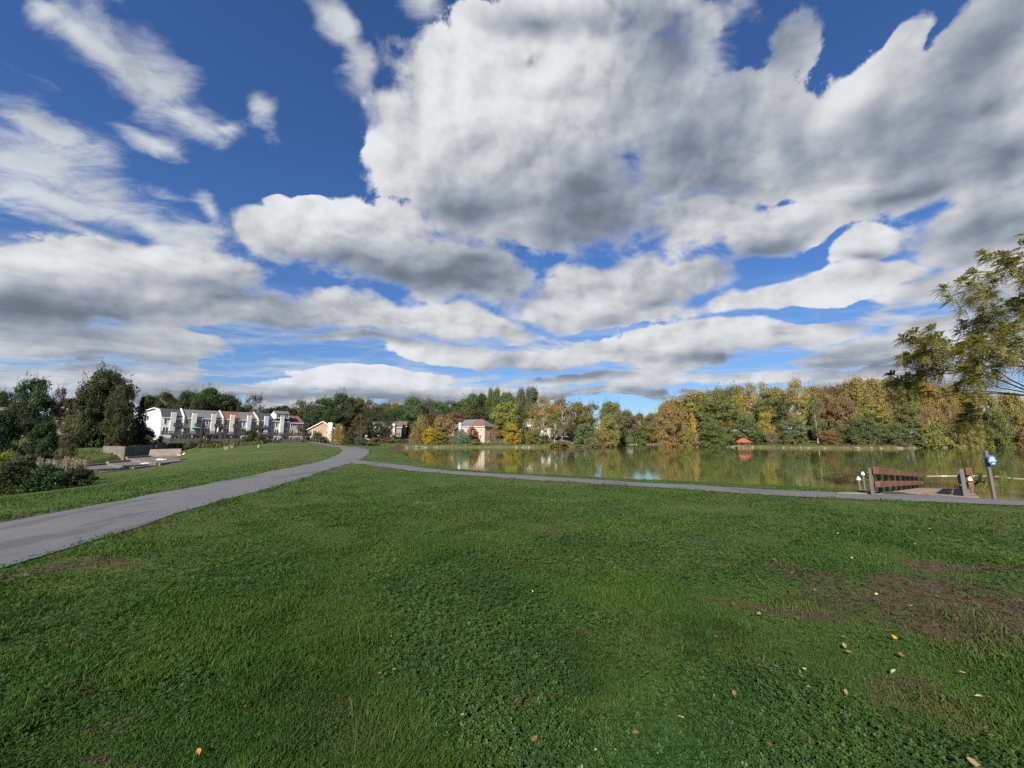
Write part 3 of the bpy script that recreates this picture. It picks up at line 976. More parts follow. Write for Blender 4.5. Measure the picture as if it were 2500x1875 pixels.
def gable_house(name, loc, rz, W, D, EH, RH, wall, roof, label, cat, group=None, wins=(), chims=(), ridge='y', hip=False, stack='trim', side_wins=()):
    """Free-standing block; the front is at y = 0 looking to -y, ridge along 'x' or 'y'."""
    e = empty(name, loc, rz)
    tag(e, label, cat, group)
    wm, rf = MB(), MB()
    o, t = 0.4, 0.16
    if ridge == 'y':
        prof = [(0, -1.5), (W, -1.5), (W, EH), (W / 2, EH + RH), (0, EH)]
        wm.prism([(x, 0, z) for x, z in prof], [(x, D, z) for x, z in prof])
        k = RH / (W / 2)
        for (xa, za, xb, zb) in ((-o, EH - o * k, W / 2, EH + RH), (W / 2, EH + RH, W + o, EH - o * k)):
            pts = [(xa, -o, za + 0.02), (xb, -o, zb + 0.02), (xb, D + o, zb + 0.02), (xa, D + o, za + 0.02)]
            rf.prism(pts, [(x, y, z + t) for x, y, z in pts])
        tr = MB()
        tr.bar((-o, -o - 0.06, EH - o * k + 0.02), (W / 2, -o - 0.06, EH + RH + 0.02), 0.1, 0.28).bar((W / 2, -o - 0.06, EH + RH + 0.02), (W + o, -o - 0.06, EH - o * k + 0.02), 0.1, 0.28)
        tr.build('bargeboard', M['trim'], e)
    else:
        prof = [(0, -1.5), (D, -1.5), (D, EH), (D / 2, EH + RH), (0, EH)]
        if hip:
            wm.box(0, W, 0, D, -1.5, EH)
        else:
            wm.prism([(0, y, z) for y, z in prof], [(W, y, z) for y, z in prof])
        k = RH / (D / 2)
        for (ya, za, yb, zb) in ((-o, EH - o * k, D / 2, EH + RH), (D / 2, EH + RH, D + o, EH - o * k)):
            cut = D / 2 if hip else -o
            xt = W - cut * 0.9 if hip else W + o
            top_first = za > zb
            x_a, x_b = (xt, W + o) if top_first else (W + o, xt)
            pts = [(-o, ya, za + 0.02), (x_a, ya, za + 0.02), (x_b, yb, zb + 0.02), (-o, yb, zb + 0.02)]
            rf.prism(pts, [(x, y, z + t) for x, y, z in pts])
        tr = MB()
        tr.box(-o, W + o, -o - 0.12, -o - 0.003, EH - o * k - 0.02, EH - o * k + 0.17)
        tr.build('gutter', M['trim'], e)
    wm.build('wall', M[wall], e)
    rf.build('roof', M[roof], e)
    if hip:
        h = MB()
        p = [(W + o, -o, EH - o * k + 0.02), (W + o, D + o, EH - o * k + 0.02), (W - D / 2 * 0.9, D / 2, EH + RH + 0.02)]
        h.prism(p, [(x, y, z + t + 0.004) for x, y, z in p])
        h.build('roof_end', M['roof_grey'], e)
    for q in wins:
        window(e, *q, 0, mull=1)
    for q in side_wins:      # on the right-hand end wall
        f = MB().box(W + 0.003, W + 0.06, q[0] - 0.1, q[1] + 0.1, q[2] - 0.1, q[3] + 0.1).build('window', M['trim'], e)
        MB().box(W + 0.061, W + 0.08, q[0], q[1], q[2], q[3]).build('pane', M['glass'], f)
    for cx, cy, w_, z0, z1 in chims:
        MB().box(cx - w_ / 2, cx + w_ / 2, cy - 0.45, cy + 0.45, z0, z1).build('chimney', M[stack], e)
    return e


def ray_rz(px):
    return -math.atan2((px - CX) / FPX, 1.0)


q = at_y(747, 1080, 155)
GH = gable_house('gabled_house', (q.x, q.y, 0.9), R(18), 11.2, 9, 5.0, 3.4, 'brick', 'roof_brown', 'brown gabled house with a tall white chimney right of the townhouse row', 'house', None,
            [(2.2, 3.6, 3.4, 4.9), (1.6, 3.3, 0.7, 2.2), (7.0, 7.8, 3.2, 4.6)], [(8.5, -0.46, 1.5, -1.0, 8.0), (12.2, 1.0, 1.0, 3.0, 6.6)])
q = at_y(372, 1055, 138)
gable_house('white_house', (q.x - 6, q.y, 2.8), R(20), 9, 9, 8.6, 2.0, 'white', 'stack_grey', 'pale roofed white house peeping over the left end of the townhouse row', 'house', None, [(2, 3.2, 6.2, 7.6)])
q = at_y(428, 1050, 150)
gable_house('white_house', (q.x - 7, q.y, 2.8), R(25), 7, 9, 8.3, 1.7, 'white', 'stack_grey', 'second white house behind the charcoal roof of the end townhouse', 'house', None, [(2, 3.2, 6.0, 7.4)])
q = at_y(128, 1066, 118)
gable_house('grey_house', (q.x - 12, q.y + 2, 3.2), R(38), 24, 10, 5.6, 0.5, 'grey', 'roof_dark', 'long grey flat-topped house behind the two big left trees', 'house', None,
            [(15.5, 17.0, 1.0, 2.6), (15.5, 17.0, 3.6, 5.2), (19.5, 21.0, 3.6, 5.2), (9, 10.4, 3.4, 5.0), (3, 4.4, 3.4, 5.0)], (), 'x')
q = at_y(-30, 1045, 92)
gable_house('white_house', (q.x - 4, q.y, 3.0), R(50), 8, 8, 6.2, 0.6, 'white', 'roof_grey', 'cream house cut off by the left edge of the view', 'house', None, [(5.5, 6.6, 3.5, 5.0)], (), 'x')

# houses across the lake
q = at_y(1104, 1074, 163)
LS = empty  # noqa
GR = 'houses across the lake'
hq = at_z(1180, 1074.5, 1.2)
rz = R(-30)
front = Vector((math.cos(rz), math.sin(rz), 0))
c0 = at_y(1183, 1074, 160)
W1 = 6.5
gable_house('lake_house', (c0.x - front.x * W1, c0.y - front.y * W1, 1.0), rz, W1, 8.5, 6.6, 3.0, 'beige', 'roof_red', 'tan house with red roof and grey hipped end facing the lake', 'house', GR,
            [(4.4, 5.1, 4.4, 5.6), (1.2, 2.6, 3.9, 5.6), (4.2, 5.0, 1.8, 3.0)], (), 'x', True, side_wins=[(3.4, 4.6, 2.6, 4.0), (3.4, 4.4, -0.2, 1.0)])
c1 = c0 - front * (W1 + 6.52)
gable_house('lake_house', (c1.x, c1.y, 1.0), rz, 6.5, 8.5, 6.6, 3.0, 'beige', 'roof_grey', 'grey roofed house joined to the left of the red roofed lake house', 'house', GR,
            [(3.8, 5.0, 4.2, 5.6), (1.2, 2.4, 4.2, 5.6)], [(0.8, -0.46, 1.2, 0.0, 8.3)], 'x', stack='stack_grey')
c2 = c1 - front * 14.0
gable_house('lake_house', (c2.x, c2.y, 1.2), rz, 11.0, 8.5, 5.0, 2.6, 'beige', 'roof_brown', 'low cream house half screened by rust coloured trees on the far shore', 'house', GR,
            [(2, 3.2, 2.6, 4.2), (5, 6.2, 2.6, 4.2), (8, 9.2, 2.6, 4.2)], [(4, 4.2, 1.0, 5, 9.2)], 'x')
for i, (px, wl, rf, lab) in enumerate([(1296, 'beige', 'roof_grey', 'pale lake house with grey roof, first behind the pale tree trunks'), (1327, 'stack_grey', 'roof_grey', 'pale lake house between two tall trunks, second in the pale row'),
                                      (1357, 'grey', 'roof_brown', 'pale lake house with dark decks, third in the pale row'), (1388, 'grey', 'roof_grey', 'lake house with a sloping pale roof at the right end of the pale row')]):
    c = at_y(px - 16, 1072, 186 - i * 2)
    h = gable_house('lake_house', (c.x, c.y, gz(c.x, c.y - 1)), R(-6), 5.9, 9, 6.6 - 0.35 * i, 3.2, wl, rf, lab, 'house', GR, [(0.7, 1.9, 3.6, 5.4), (3.6, 4.9, 3.6, 5.4), (3.4, 4.9, 0.2, 2.0)], [(2.8, -0.46, 1.1, 1.5, 8.4 - 0.3 * i)] if i < 3 else (), 'y' if i in (0, 3) else 'x', stack='trim')
    deck(h, 0.4, 5.4, -2.4, -0.95, 2.5, 'deckwood', 'deck', True, 0.95, -0.6, solid=True)
for px, w_, wl, rf, lab, dist, eh in [(897, 5.5, 'beige', 'roof_brown', 'tan house end glimpsed through dark trees left of the shore path', 165, 5.6), (922, 11, 'taupe', 'roof_brown', 'dark house with deep shadowed porch behind the dark trees', 172, 6.0), (952, 8, 'brick', 'roof_brown', 'brown house with stepped roofs at the right of the shaded trio', 178, 6.6)]:
    c = at_y(px - 6, 1072, dist)
    h = gable_house('shaded_house', (c.x, c.y, 1.6), R(12), w_, 8, eh, 2.4, wl, rf, lab, 'house', 'houses in the shade of the wood', [(1, 2.2, 3.2, 4.6), (3.2, 4.4, 3.2, 4.6)], [(w_ * 0.7, -0.46, 1.0, 1.0, eh + 1.6)], 'x')
    deck(h, 0.5, w_ - 0.4, -2.6, -0.95, 2.5, 'deckwood', 'deck', True, 0.95, -0.5, solid=True)
c = at_y(1990, 1048, 165)
gable_house('wood_cabin', (c.x, c.y, 4.0), R(-30), 9, 8, 4.2, 2.6, 'brick', 'roof_brown', 'brown roofed cabin showing through the trees of the right wood', 'house', None, [(1, 2.2, 1.5, 3), (5, 6.4, 1.5, 3)])


# ------------------------------------------------------------------ fences
def fence_line(name, pts, h, mat, label, cat='fence', step=2.4, rails=(0.25, 0.75), slat=False, group=None):
    e = empty(name, (pts[0][0], pts[0][1], gz(pts[0][0], pts[0][1])))
    o = Vector(e.location)
    tag(e, label, cat, group)
    pw = 0.07
    for i in range(len(pts) - 1):
        a, b = Vector((*pts[i][:2], 0)), Vector((*pts[i + 1][:2], 0))
        n = max(1, round((b - a).length / step))
        prev = None
        for j in range(n + 1):
            q = a.lerp(b, j / n)
            q.z = gz(q.x, q.y)
            q -= o
            if j or i == 0:
                MB().box(q.x - pw, q.x + pw, q.y - pw, q.y + pw, q.z - 0.3, q.z + h).build('post', M[mat], e)
            if prev is not None:
                r = MB()
                if slat:
                    m = max(3, int((q - prev).length / 0.16))
                    for k_ in range(m):
                        s, s2 = prev.lerp(q, (k_ + 0.06) / m), prev.lerp(q, (k_ + 0.94) / m)
                        nn = Vector((-(q - prev).y, (q - prev).x, 0)).normalized() * 0.015
                        top = h - 0.06 + 0.04 * math.sin(k_ * 2.1)
                        r.prism([s - nn, s2 - nn, s2 + nn, s + nn], [s - nn + Vector((0, 0, top)), s2 - nn + Vector((0, 0, top)), s2 + nn + Vector((0, 0, top)), s + nn + Vector((0, 0, top))])
                    r.build('board_panel', M[mat], e)
                else:
                    for rr in rails:
                        r.bar(prev + Vector((0, 0, h * rr)), q + Vector((0, 0, h * rr)), 0.06, 0.13)
                    r.build('rail', M[mat], e)
            prev = q
    return e


def row_xy(u, v):
    p = row_pt(u, v)
    return (p.x, p.y)


fence_line('board_fence', [row_xy(-0.5, 6.5), row_xy(8.5, 6.5)], 1.6, 'greywood', 'grey board fence in front of the white and cream townhouses', slat=True)
fence_line('board_fence', [row_xy(12.0, 6.0), row_xy(21.0, 6.0)], 1.6, 'greywood', 'grey board fence in front of the taupe and red roofed townhouses', slat=True)
fence_line('board_fence', [row_xy(33.0, 6.0), row_xy(42.0, 6.0)], 1.4, 'greywood', 'low grey board fence before the right end of the townhouse row', slat=True)
fence_line('rail_fence', [at_y(1190, 1078, 152)[:2], at_y(1262, 1078, 152)[:2]], 1.05, 'concrete_pale', 'white rail fence below the red roofed lake house', rails=(0.5, 0.95))
fence_line('rail_fence', [at_y(1270, 1078, 152)[:2], at_y(1400, 1078, 153)[:2]], 1.05, 'concrete_pale', 'long white rail fence along the bank under the pale row of lake houses', rails=(0.5, 0.95))
fence_line('rail_fence', [at_y(1000, 1080, 152)[:2], at_y(1045, 1080, 152)[:2]], 1.05, 'concrete_pale', 'short white rail fence beside the far path', rails=(0.5, 0.95))

# ------------------------------------------------------------------ spillway
def concrete_slab(name, pts, zs, th, mat, label=None, cat=None, kind=None):
    """Level or tilted slab over photo-sighted corners at given heights."""
    top = [at_z(px, py, z) for (px, py), z in zip(pts, zs)]
    m = MB().prism([p - Vector((0, 0, th)) for p in top], top)
    o = m.build(name, M[mat])
    return tag(o, label, cat, None, kind)


def wall_between(name, a, b, base, th, mat, label):
    """Upright wall from a to b (px, py, depth of the top edge) down to base height."""
    p, q = at_y(*a), at_y(*b)
    d = Vector((q.x - p.x, q.y - p.y, 0)).normalized()
    n = Vector((-d.y, d.x, 0)) * th
    m = MB().prism([Vector((v.x, v.y, base)) for v in (p, q, q + n, p + n)], [p, q, q + n, p + n])
    o = m.build(name, M[mat])
    return tag(o, label, 'retaining wall')


wall_between('retaining_wall', (252, 1089, 82), (306, 1090, 79), -3.0, 0.5, 'concrete', 'stained concrete wall of the spillway, left return section')
wall_between('retaining_wall', (306.5, 1090, 79), (381, 1088, 88), -3.0, 0.5, 'concrete', 'stained concrete wall facing the spillway, long middle section')
wall_between('retaining_wall', (385, 1080, 93), (407, 1080, 95), -2.0, 0.5, 'concrete', 'grey concrete block end of the spillway wall')
# apron steps (near ones lower), each a concrete bay
STEPS = [
    ([(255, 1153), (372, 1141), (300, 1131), (180, 1141)], -2.3), ([(330, 1141.5), (432, 1130), (375, 1121), (262, 1131)], -1.95),
    ([(392, 1131), (478, 1121), (432, 1111), (308, 1119)], -1.55),
]
e = empty('spillway', at_z(350, 1125, -2.2))
tag(e, 'concrete spillway with stepped bays and a curved crest beside the stream', 'spillway')
oo = Vector(e.location)
for pts, z in STEPS:
    top = [at_z(px, py, z) - oo for px, py in pts]
    MB().prism([p - Vector((0, 0, 1.0)) for p in top], top).build('bay', M['concrete'], e)
    r = MB()
    r.bar(top[3] + Vector((0, 0, 0.12)), top[2] + Vector((0, 0, 0.12)), 0.35, 0.3)
    r.build('edge_beam', M['concrete_pale'], e)
# curved crest: an ogee section swept along its length
ca, cb = at_y(362, 1114, 77), at_y(440, 1111, 80)
dv = (cb - ca)
nv = Vector((-dv.y, dv.x, 0)).normalized()
prof = [(0.0, 0.0), (0.6, 0.25), (1.3, 0.7), (1.9, 1.05), (2.6, 1.25), (3.4, 1.28), (4.2, 1.15), (4.8, 0.8)]
cm = MB()
for (s0, z0), (s1, z1) in zip(prof[:-1], prof[1:]):
    p0, p1 = ca + nv * s0 - oo, ca + nv * s1 - oo
    a0, a1 = p0 + Vector((0, 0, z0)), p1 + Vector((0, 0, z1))
    cm.prism([p0 - Vector((0, 0, 1)), p0 + dv - Vector((0, 0, 1)), p1 + dv - Vector((0, 0, 1)), p1 - Vector((0, 0, 1))], [a0, a0 + dv, a1 + dv, a1])
cm.build('crest', M['concrete_pale'], e)


def stream_mat():
    m, t, out = new_mat('running water')
    geo = t.node('ShaderNodeNewGeometry', out=0)
    b = t.n.new('ShaderNodeBsdfPrincipled')
    b.inputs['Base Color'].default_value = rgb(0.05, 0.06, 0.075)
    b.inputs['Roughness'].default_value = 0.22
    t.put(b.inputs['Normal'], t.node('ShaderNodeBump', {'Strength': 0.5, 'Distance': 0.05, 'Height': t.noise(geo, 3.0, 4.0)}))
    t.l.new(b.outputs[0], out.inputs[0])
    return m


M['stream'] = stream_mat()
M['foam'] = surf('white water', (0.80, 0.83, 0.86), 0.6, 0.15, 2.0)
STREAM = [([(190, 1163), (288, 1152), (300, 1150), (205, 1171)], -2.72), ([(255, 1155), (395, 1139), (400, 1143), (300, 1157)], -2.45), ([(345, 1141.5), (455, 1127), (452, 1132), (388, 1143)], -2.1),
          ([(400, 1131), (492, 1112), (494, 1117), (445, 1132)], -1.7), ([(440, 1121), (478, 1106), (500, 1104), (490, 1117)], -1.4)]
mb = MB()
for pts, z in STREAM:
    top = [at_z(px, py, z) for px, py in pts]
    mb.prism([p - Vector((0, 0, 0.5)) for p in top], top)
tag(mb.build('stream_water', M['stream']), kind='structure')
for i, (px, py, w_, z) in enumerate([(252, 1154, 13, -2.55), (302, 1141, 15, -2.2), (349, 1132, 16, -1.85), (395, 1121.5, 16, -1.5), (446, 1110, 22, -1.1)]):
    a, b = at_z(px - w_ / 2, py + 2, z), at_z(px + w_ / 2, py - (1 if i < 4 else 4), z)
    c = MB()
    d = (b - a)
    n = Vector((-d.y, d.x, 0)).normalized()
    for k_ in range(9):
        s = a + d * (k_ + 0.5) / 9 + n * rs.uniform(-0.5, 0.5)
        r_ = rs.uniform(0.14, 0.30)
        c.tube(s, s + Vector((0, 0, r_ * 0.45)), r_, r_ * 0.4, 7)
    tag(c.build('white_water', M['foam']), ['white water foaming over the lowest step by the dark bushes', 'foaming white water on the second step up the spillway', 'foaming white water on the third step up the spillway', 'foaming white water on the fourth step up the spillway', 'bright white chute of water beside the curved crest'][i], 'white water', 'white water on the spillway steps')

# two tan posts, boulders, utility boxes, marker posts
for px, lab in ((268, 'left of two tan stone posts on the lawn beyond the spillway'), (290, 'right of two tan stone posts on the lawn beyond the spillway')):
    p = at_y(px, 1065, 104)
    z = gz(p.x, p.y)
    o = tag(empty('stone_post', (p.x, p.y, z)), lab, 'post', 'tan stone posts')
    MB().box(-0.3, 0.3, -0.3, 0.3, -0.3, 1.25).build('shaft', M['concrete_pale'], o)
    MB().box(-0.38, 0.38, -0.38, 0.38, 1.252, 1.4).build('cap', M['concrete_pale'], o)
for px, wd, lab in ((554, 0.8, 'left of two pale concrete boxes on top of the grass mound'), (566, 0.8, 'right of two pale concrete boxes on top of the grass mound')):
    p = at_y(px, 1092, 78 if px == 554 else 80)
    z = gz(p.x, p.y)
    o = tag(empty('utility_box', (p.x, p.y, z), R(25)), lab, 'utility box', 'concrete boxes on the mound')
    MB().box(-wd / 2, wd / 2, -0.5, 0.5, -0.4, 0.55).build('body', M['concrete_pale'], o)
    MB().box(-wd / 2 - 0.08, wd / 2 + 0.08, -0.58, 0.58, 0.552, 0.64).build('lid', M['concrete_pale'], o)
for px, py, d, h, lab in ((630, 1086, 74, 0.55, 'short leaning white marker post on the grass mound'), (780, 1080, 92, 1.0, 'thin dark marker post standing in the grass right of the gabled house')):
    p = at_y(px, py, d)
    z = gz(p.x, p.y)
    h *= 0.7
    m = MB()
    m.bar((0, 0, -0.3), (0.12 if h < 0.6 else 0.0, 0, h), 0.09, 0.06)
    m.box(-0.07 + (0.12 if h < .6 else 0), 0.07 + (0.12 if h < .6 else 0), -0.05, 0.05, h + 0.001, h + 0.08)
    o = tag(m.build('marker_post', M['trim'] if h < 0.6 else M['greywood']), lab, 'post')
    o.location = (p.x, p.y, z)

# ------------------------------------------------------------------ pier with timber rails
LA, LB = at_z(2133, 1208, 0.02), at_y(2240, 1192, 17.0)
RA = at_z(2358, 1211, 0.0)
vec = LB - LA
RB = RA + vec
vn = vec.normalized()
perp = Vector((vn.y, -vn.x, 0)).normalized()
e = empty('pier', LA)
tag(e, 'timber railed pier sloping from the path down to the lake', 'pier')
dk = MB()
base = Vector((0, 0, -0.14))
l0, r0 = -perp * 0.75 - vn * 0.35, (RA - LA) + perp * 0.25 - vn * 0.05
l1, r1 = vec - perp * 0.35, (at_y(2345, 1193, 16.6) - LA) + perp * 0.25
dk.prism([p + base for p in (l0, r0, r1, l1)], [l0, r0, r1, l1])
dk.build('deck', M['deck_concrete'], e)
H0, H1 = 0.78, 0.62


def rail_side(org, nm_posts, vec):
    vn = vec.normalized()
    perp = Vector((vn.y, -vn.x, 0)).normalized()
    for k_ in range(nm_posts):
        f = k_ / (nm_posts - 1)
        p = org + vec * f
        h = H0 + (H1 - H0) * f
        w_ = 0.085 if k_ == 0 else 0.07
        q = MB()
        side = perp * w_ / 2
        al = vn * (0.06 if k_ == 0 else 0.11)
        al.z = 0
        pts = [p - side - al, p + side - al, p + side + al, p - side + al]
        q.prism([v - Vector((0, 0, 0.5)) for v in pts], [v + Vector((0, 0, h - (0.0 if k_ == 0 else 0.02))) for v in pts])
        q.build('post', M['greywood'], e)
    for lo, hi, th, nm in ((0.78, 1.04, 0.13, 'top_beam'), (0.30, 0.52, 0.10, 'lower_beam')):
        m = MB()
        pts = []
        for f in (-0.015, 1.02):
            h = H0 + (H1 - H0) * f
            p = org + vec * f + perp * 0.14
            pts.append([p + perp * th / 2 + Vector((0, 0, h * lo)), p - perp * th / 2 + Vector((0, 0, h * lo)), p - perp * th / 2 + Vector((0, 0, h * hi)), p + perp * th / 2 + Vector((0, 0, h * hi))])
        m.prism(pts[0], pts[1])
        m.build(nm, M['brownwood'], e)


rail_side(Vector((0, 0, 0)), 9, vec)
rail_side(RA - LA, 9, at_y(2345, 1193, 16.6) - RA)


def piling(px, py, depth, rad, label):
    top = at_y(px, py, depth)
    e_ = empty('dock_piling', (top.x, top.y, WATER - 0.6))
    tag(e_, label, 'piling', 'white capped pilings')
    h = top.z - (WATER - 0.6)
    MB().tube((0, 0, 0), (0, 0, h), rad, rad * 0.92, 12).build('pile', M['greywood'], e_, False)
    MB().tube((0, 0, h - 0.04), (0, 0, h + 0.02), rad * 1.5, rad * 1.45, 14).tube((0, 0, h + 0.021), (0, 0, h + 0.085), rad * 1.45, 0.012, 14).build('cap', M['cap'], e_)


piling(2096, 1169, 14.0, 0.036, 'white capped piling nearest the grass, left of the pier rail')
piling(2106.5, 1157, 15.5, 0.036, 'taller white capped piling just left of the pier rail')
piling(2368, 1170, 13.2, 0.038, 'white capped piling right of the pier, beside the right rail post')

# sign
p = at_z(2427, 1214, 0.0)
e = empty('sign_post', (p.x, p.y, gz(p.x, p.y)))
tag(e, 'leaning grey post with a blue octagonal sign by the lakeside path', 'sign')
top = at_y(2408, 1100, p.y) - Vector((p.x, p.y, gz(p.x, p.y)))
ptop = Vector((top.x * 0.22, 0.02, top.z))
MB().bar((0, 0, -0.3), ptop, 0.07, 0.07).build('post', M['greywood'], e)
fz = ptop.z - 0.27
fy = -0.10
fx = ptop.x * fz / ptop.z
oct_ = [(fx + 0.115 * sx, fz + 0.135 * sz) for sx, sz in ((-0.5, 1), (0.5, 1), (1, 0.45), (1, -0.45), (0.5, -1), (-0.5, -1), (-1, -0.45), (-1, 0.45))]
brd = MB().prism([(x, fy - 0.012, z) for x, z in oct_], [(x, fy + 0.012, z) for x, z in oct_]).build('sign_board', M['bluesign'], e)
tx = MB()
for z, segs in ((0.075, [(-0.085, -0.03), (-0.02, 0.03), (0.04, 0.08)]), (0.028, [(-0.10, -0.05), (-0.04, 0.01), (0.02, 0.10)]), (-0.020, [(-0.14, -0.06), (-0.05, -0.02), (-0.01, 0.07), (0.08, 0.14)]), (-0.098, [(-0.03, 0.03), (0.035, 0.075)])):
    for a, b in segs:
        n = max(2, int((b - a) / 0.017))
        for k_ in range(n):
            x0 = fx + (a + (b - a) * k_ / n) * 0.70
            hgt = rs.choice([0.011, 0.013, 0.015])
            tx.box(x0 + 0.002, x0 + (b - a) / n * 0.70 - 0.002, fy - 0.0165, fy - 0.0125, fz + z - hgt, fz + z + hgt)
tx.build('lettering', M['cap'], brd)

# bird over the water, float line
bp = at_y(2391, 1175, 14.0)
b = MB()
b.tube((-0.13, 0, 0), (-0.02, 0, 0.005), 0.012, 0.034, 8).tube((-0.02, 0, 0.005), (0.07, 0, 0.0), 0.034, 0.028, 8).tube((0.07, 0, 0), (0.115, 0, 0.004), 0.024, 0.016, 8).tube((0.115, 0, 0.004), (0.145, 0, 0.0), 0.007, 0.001, 6)
bo = tag(b.build('bird', M['bird']), 'small dark bird flying low over the lake beside the sign post', 'bird')
bo.location = bp
bo.rotation_euler = (R(62), R(-8), R(195))
bo.scale = (1.5, 1.5, 1.5)
for s in (1, -1):
    wv = [(0.05, 0.02 * s, 0.01), (-0.05, 0.02 * s, 0.01), (-0.07, 0.11 * s, 0.045), (-0.13, 0.20 * s, 0.10), (-0.04, 0.13 * s, 0.07), (0.03, 0.09 * s, 0.045)]
    MB().prism([(x, y, z - 0.004) for x, y, z in wv], [(x, y, z + 0.004) for x, y, z in wv]).build('wing', M['bird'], bo)
MB().prism([(-0.12, -0.012, -0.004), (-0.12, 0.012, -0.004), (-0.2, 0.04, -0.004), (-0.2, -0.04, -0.004)], [(-0.12, -0.012, 0.004), (-0.12, 0.012, 0.004), (-0.2, 0.04, 0.004), (-0.2, -0.04, 0.004)]).build('tail', M['bird'], bo)
fl = MB()
ln = smooth_line([tuple(at_z(x, y, WATER + 0.03)[:2]) + (0,) for x, y in ((2262, 1162), (2330, 1161), (2400, 1161), (2440, 1163), (2475, 1167), (2560, 1172))], 1.2)
for k_ in range(len(ln) - 1):
    a, c = Vector((ln[k_][0], ln[k_][1], WATER + 0.02)), Vector((ln[k_ + 1][0], ln[k_ + 1][1], WATER + 0.02))
    fl.tube(a, c, 0.014, 0.014, 6)
    if k_ % 3 == 1:
        fl.tube(a.lerp(c, 0.2), a.lerp(c, 0.5), 0.03, 0.03, 8)
tag(fl.build('float_line', M['rope']), 'pale float line lying across the water beyond the pier', 'rope')

# red pavilion on the far shore
pb = at_z(1815, 1091, WATER + 0.5)
e = empty('pavilion', (pb.x, pb.y, WATER + 0.1), R(-18))
e.scale = (0.76, 0.76, 0.78)
tag(e, 'small lakeside pavilion with a bright red hipped roof', 'pavilion')
MB().box(-2.6, 2.6, -1.9, 1.9, -0.6, 0.55).build('platform', M['brownwood'], e)
for sx in (-2.0, 2.0):
    for sy in (-1.4, 1.4):
        MB().box(sx - 0.1, sx + 0.1, sy - 0.1, sy + 0.1, 0.551, 2.35).build('post', M['brownwood'], e)
r = MB()
c8 = [(-2.7, -2.0), (2.7, -2.0), (2.7, 2.0), (-2.7, 2.0)]
r.prism([(x, y, 2.351) for x, y in c8], [(x, y, 2.5) for x, y in c8])
r.prism([(x, y, 2.501) for x, y in c8], [(x * 0.22, y * 0.22, 3.95) for x, y in c8])
r.build('roof', M['red_metal'], e)
MB().box(-1.9, 1.9, -1.44, -1.34, 0.95, 1.1).box(-1.9, 1.9, -1.44, -1.34, 1.35, 1.45).build('railing', M['brownwood'], e)

# low concrete quay in the cove
qa, qb = at_z(1480, 1085, WATER + 0.1), at_z(1590, 1084.2, WATER + 0.1)
fence_line('rail_fence', [at_z(1500, 1083.2, 0.0)[:2], at_z(1590, 1083.2, 0.0)[:2]], 1.1, 'concrete_pale', 'white railing on the quay at the head of the cove', rails=(0.5, 0.95), step=4)
d = (qb - qa)
n = Vector((-d.y, d.x, 0)).normalized()
o = MB().prism([qa - Vector((0, 0, 1)), qb - Vector((0, 0, 1)), qb + n * 3 - Vector((0, 0, 1)), qa + n * 3 - Vector((0, 0, 1))], [qa + Vector((0, 0, .75)), qb + Vector((0, 0, .75)), qb + n * 3 + Vector((0, 0, .75)), qa + n * 3 + Vector((0, 0, .75))]).build('stone_quay', M['concrete_pale'])
tag(o, 'low pale quay wall at the head of the cove', 'quay')


# stones along the far waterline
def rocks():
    V, F = [], []
    ico_v = np.array([(0, 0, 1), (0.9, 0, 0.4), (0.28, 0.85, 0.4), (-0.72, 0.53, 0.4), (-0.72, -0.53, 0.4), (0.28, -0.85, 0.4), (0.72, 0.53, -0.4), (-0.28, 0.85, -0.4), (-0.9, 0, -0.4), (-0.28, -0.85, -0.4), (0.72, -0.53, -0.4), (0, 0, -1)])
    ico_f = [(0, 1, 2), (0, 2, 3), (0, 3, 4), (0, 4, 5), (0, 5, 1), (1, 6, 2), (2, 7, 3), (3, 8, 4), (4, 9, 5), (5, 10, 1), (6, 7, 2), (7, 8, 3), (8, 9, 4), (9, 10, 5), (10, 6, 1), (11, 7, 6), (11, 8, 7), (11, 9, 8), (11, 10, 9), (11, 6, 10)]
    pts = [at_z(x, y, WATER) for x, y in FAR_SHORE]
    for i in range(len(pts) - 1):
        a, b = pts[i], pts[i + 1]
        m = int((b - a).length / 0.9)
        for _ in range(m):
            if rs.rand() < 0.35:
                continue
            p = a.lerp(b, rs.rand())
            s = rs.uniform(0.25, 0.75)
            v = ico_v * (s * rs.uniform(0.7, 1.4), s * rs.uniform(0.7, 1.2), s * rs.uniform(0.45, 0.8)) * rs.uniform(0.8, 1.2, (12, 1))
            v = v + (p.x + rs.uniform(-0.8, 0.8), p.y + rs.uniform(-0.4, 1.6), WATER + s * 0.2)
            F += [tuple(k_ + len(V) for k_ in f) for f in ico_f]
            V += v.tolist()
    tag(link('shore_stones', raw_mesh('shore_stones', V, [3] * len(F), np.array(F).ravel()), M['rock']), 'grey stones scattered along the far waterline', 'stones', kind='stuff')


rocks()

# ------------------------------------------------------------------ tree prototypes (unit height, unit crown width)
def quads_to_mesh(name, C, Udir, Wdir, L, Wd, taper=0.55):
    """Pointed leaf-clump faces: centre, length axis, width axis, length, width."""
    a = C - Udir * (L / 2)[:, None]
    b = C + Udir * (L / 2)[:, None]
    w_ = Wdir * (Wd / 2)[:, None]
    m1, m2 = C - Udir * (L * 0.12)[:, None], C + Udir * (L * 0.2)[:, None]
    V = np.stack([a, m1 - w_, b - w_ * 0.1, m2 + w_ * taper * 1.6], 1).reshape(-1, 3)
    n = len(C)
    return raw_mesh(name, V, np.full(n, 4), np.arange(n * 4))


def unit(v):
    return v / (np.linalg.norm(v, axis=-1, keepdims=True) + 1e-9)


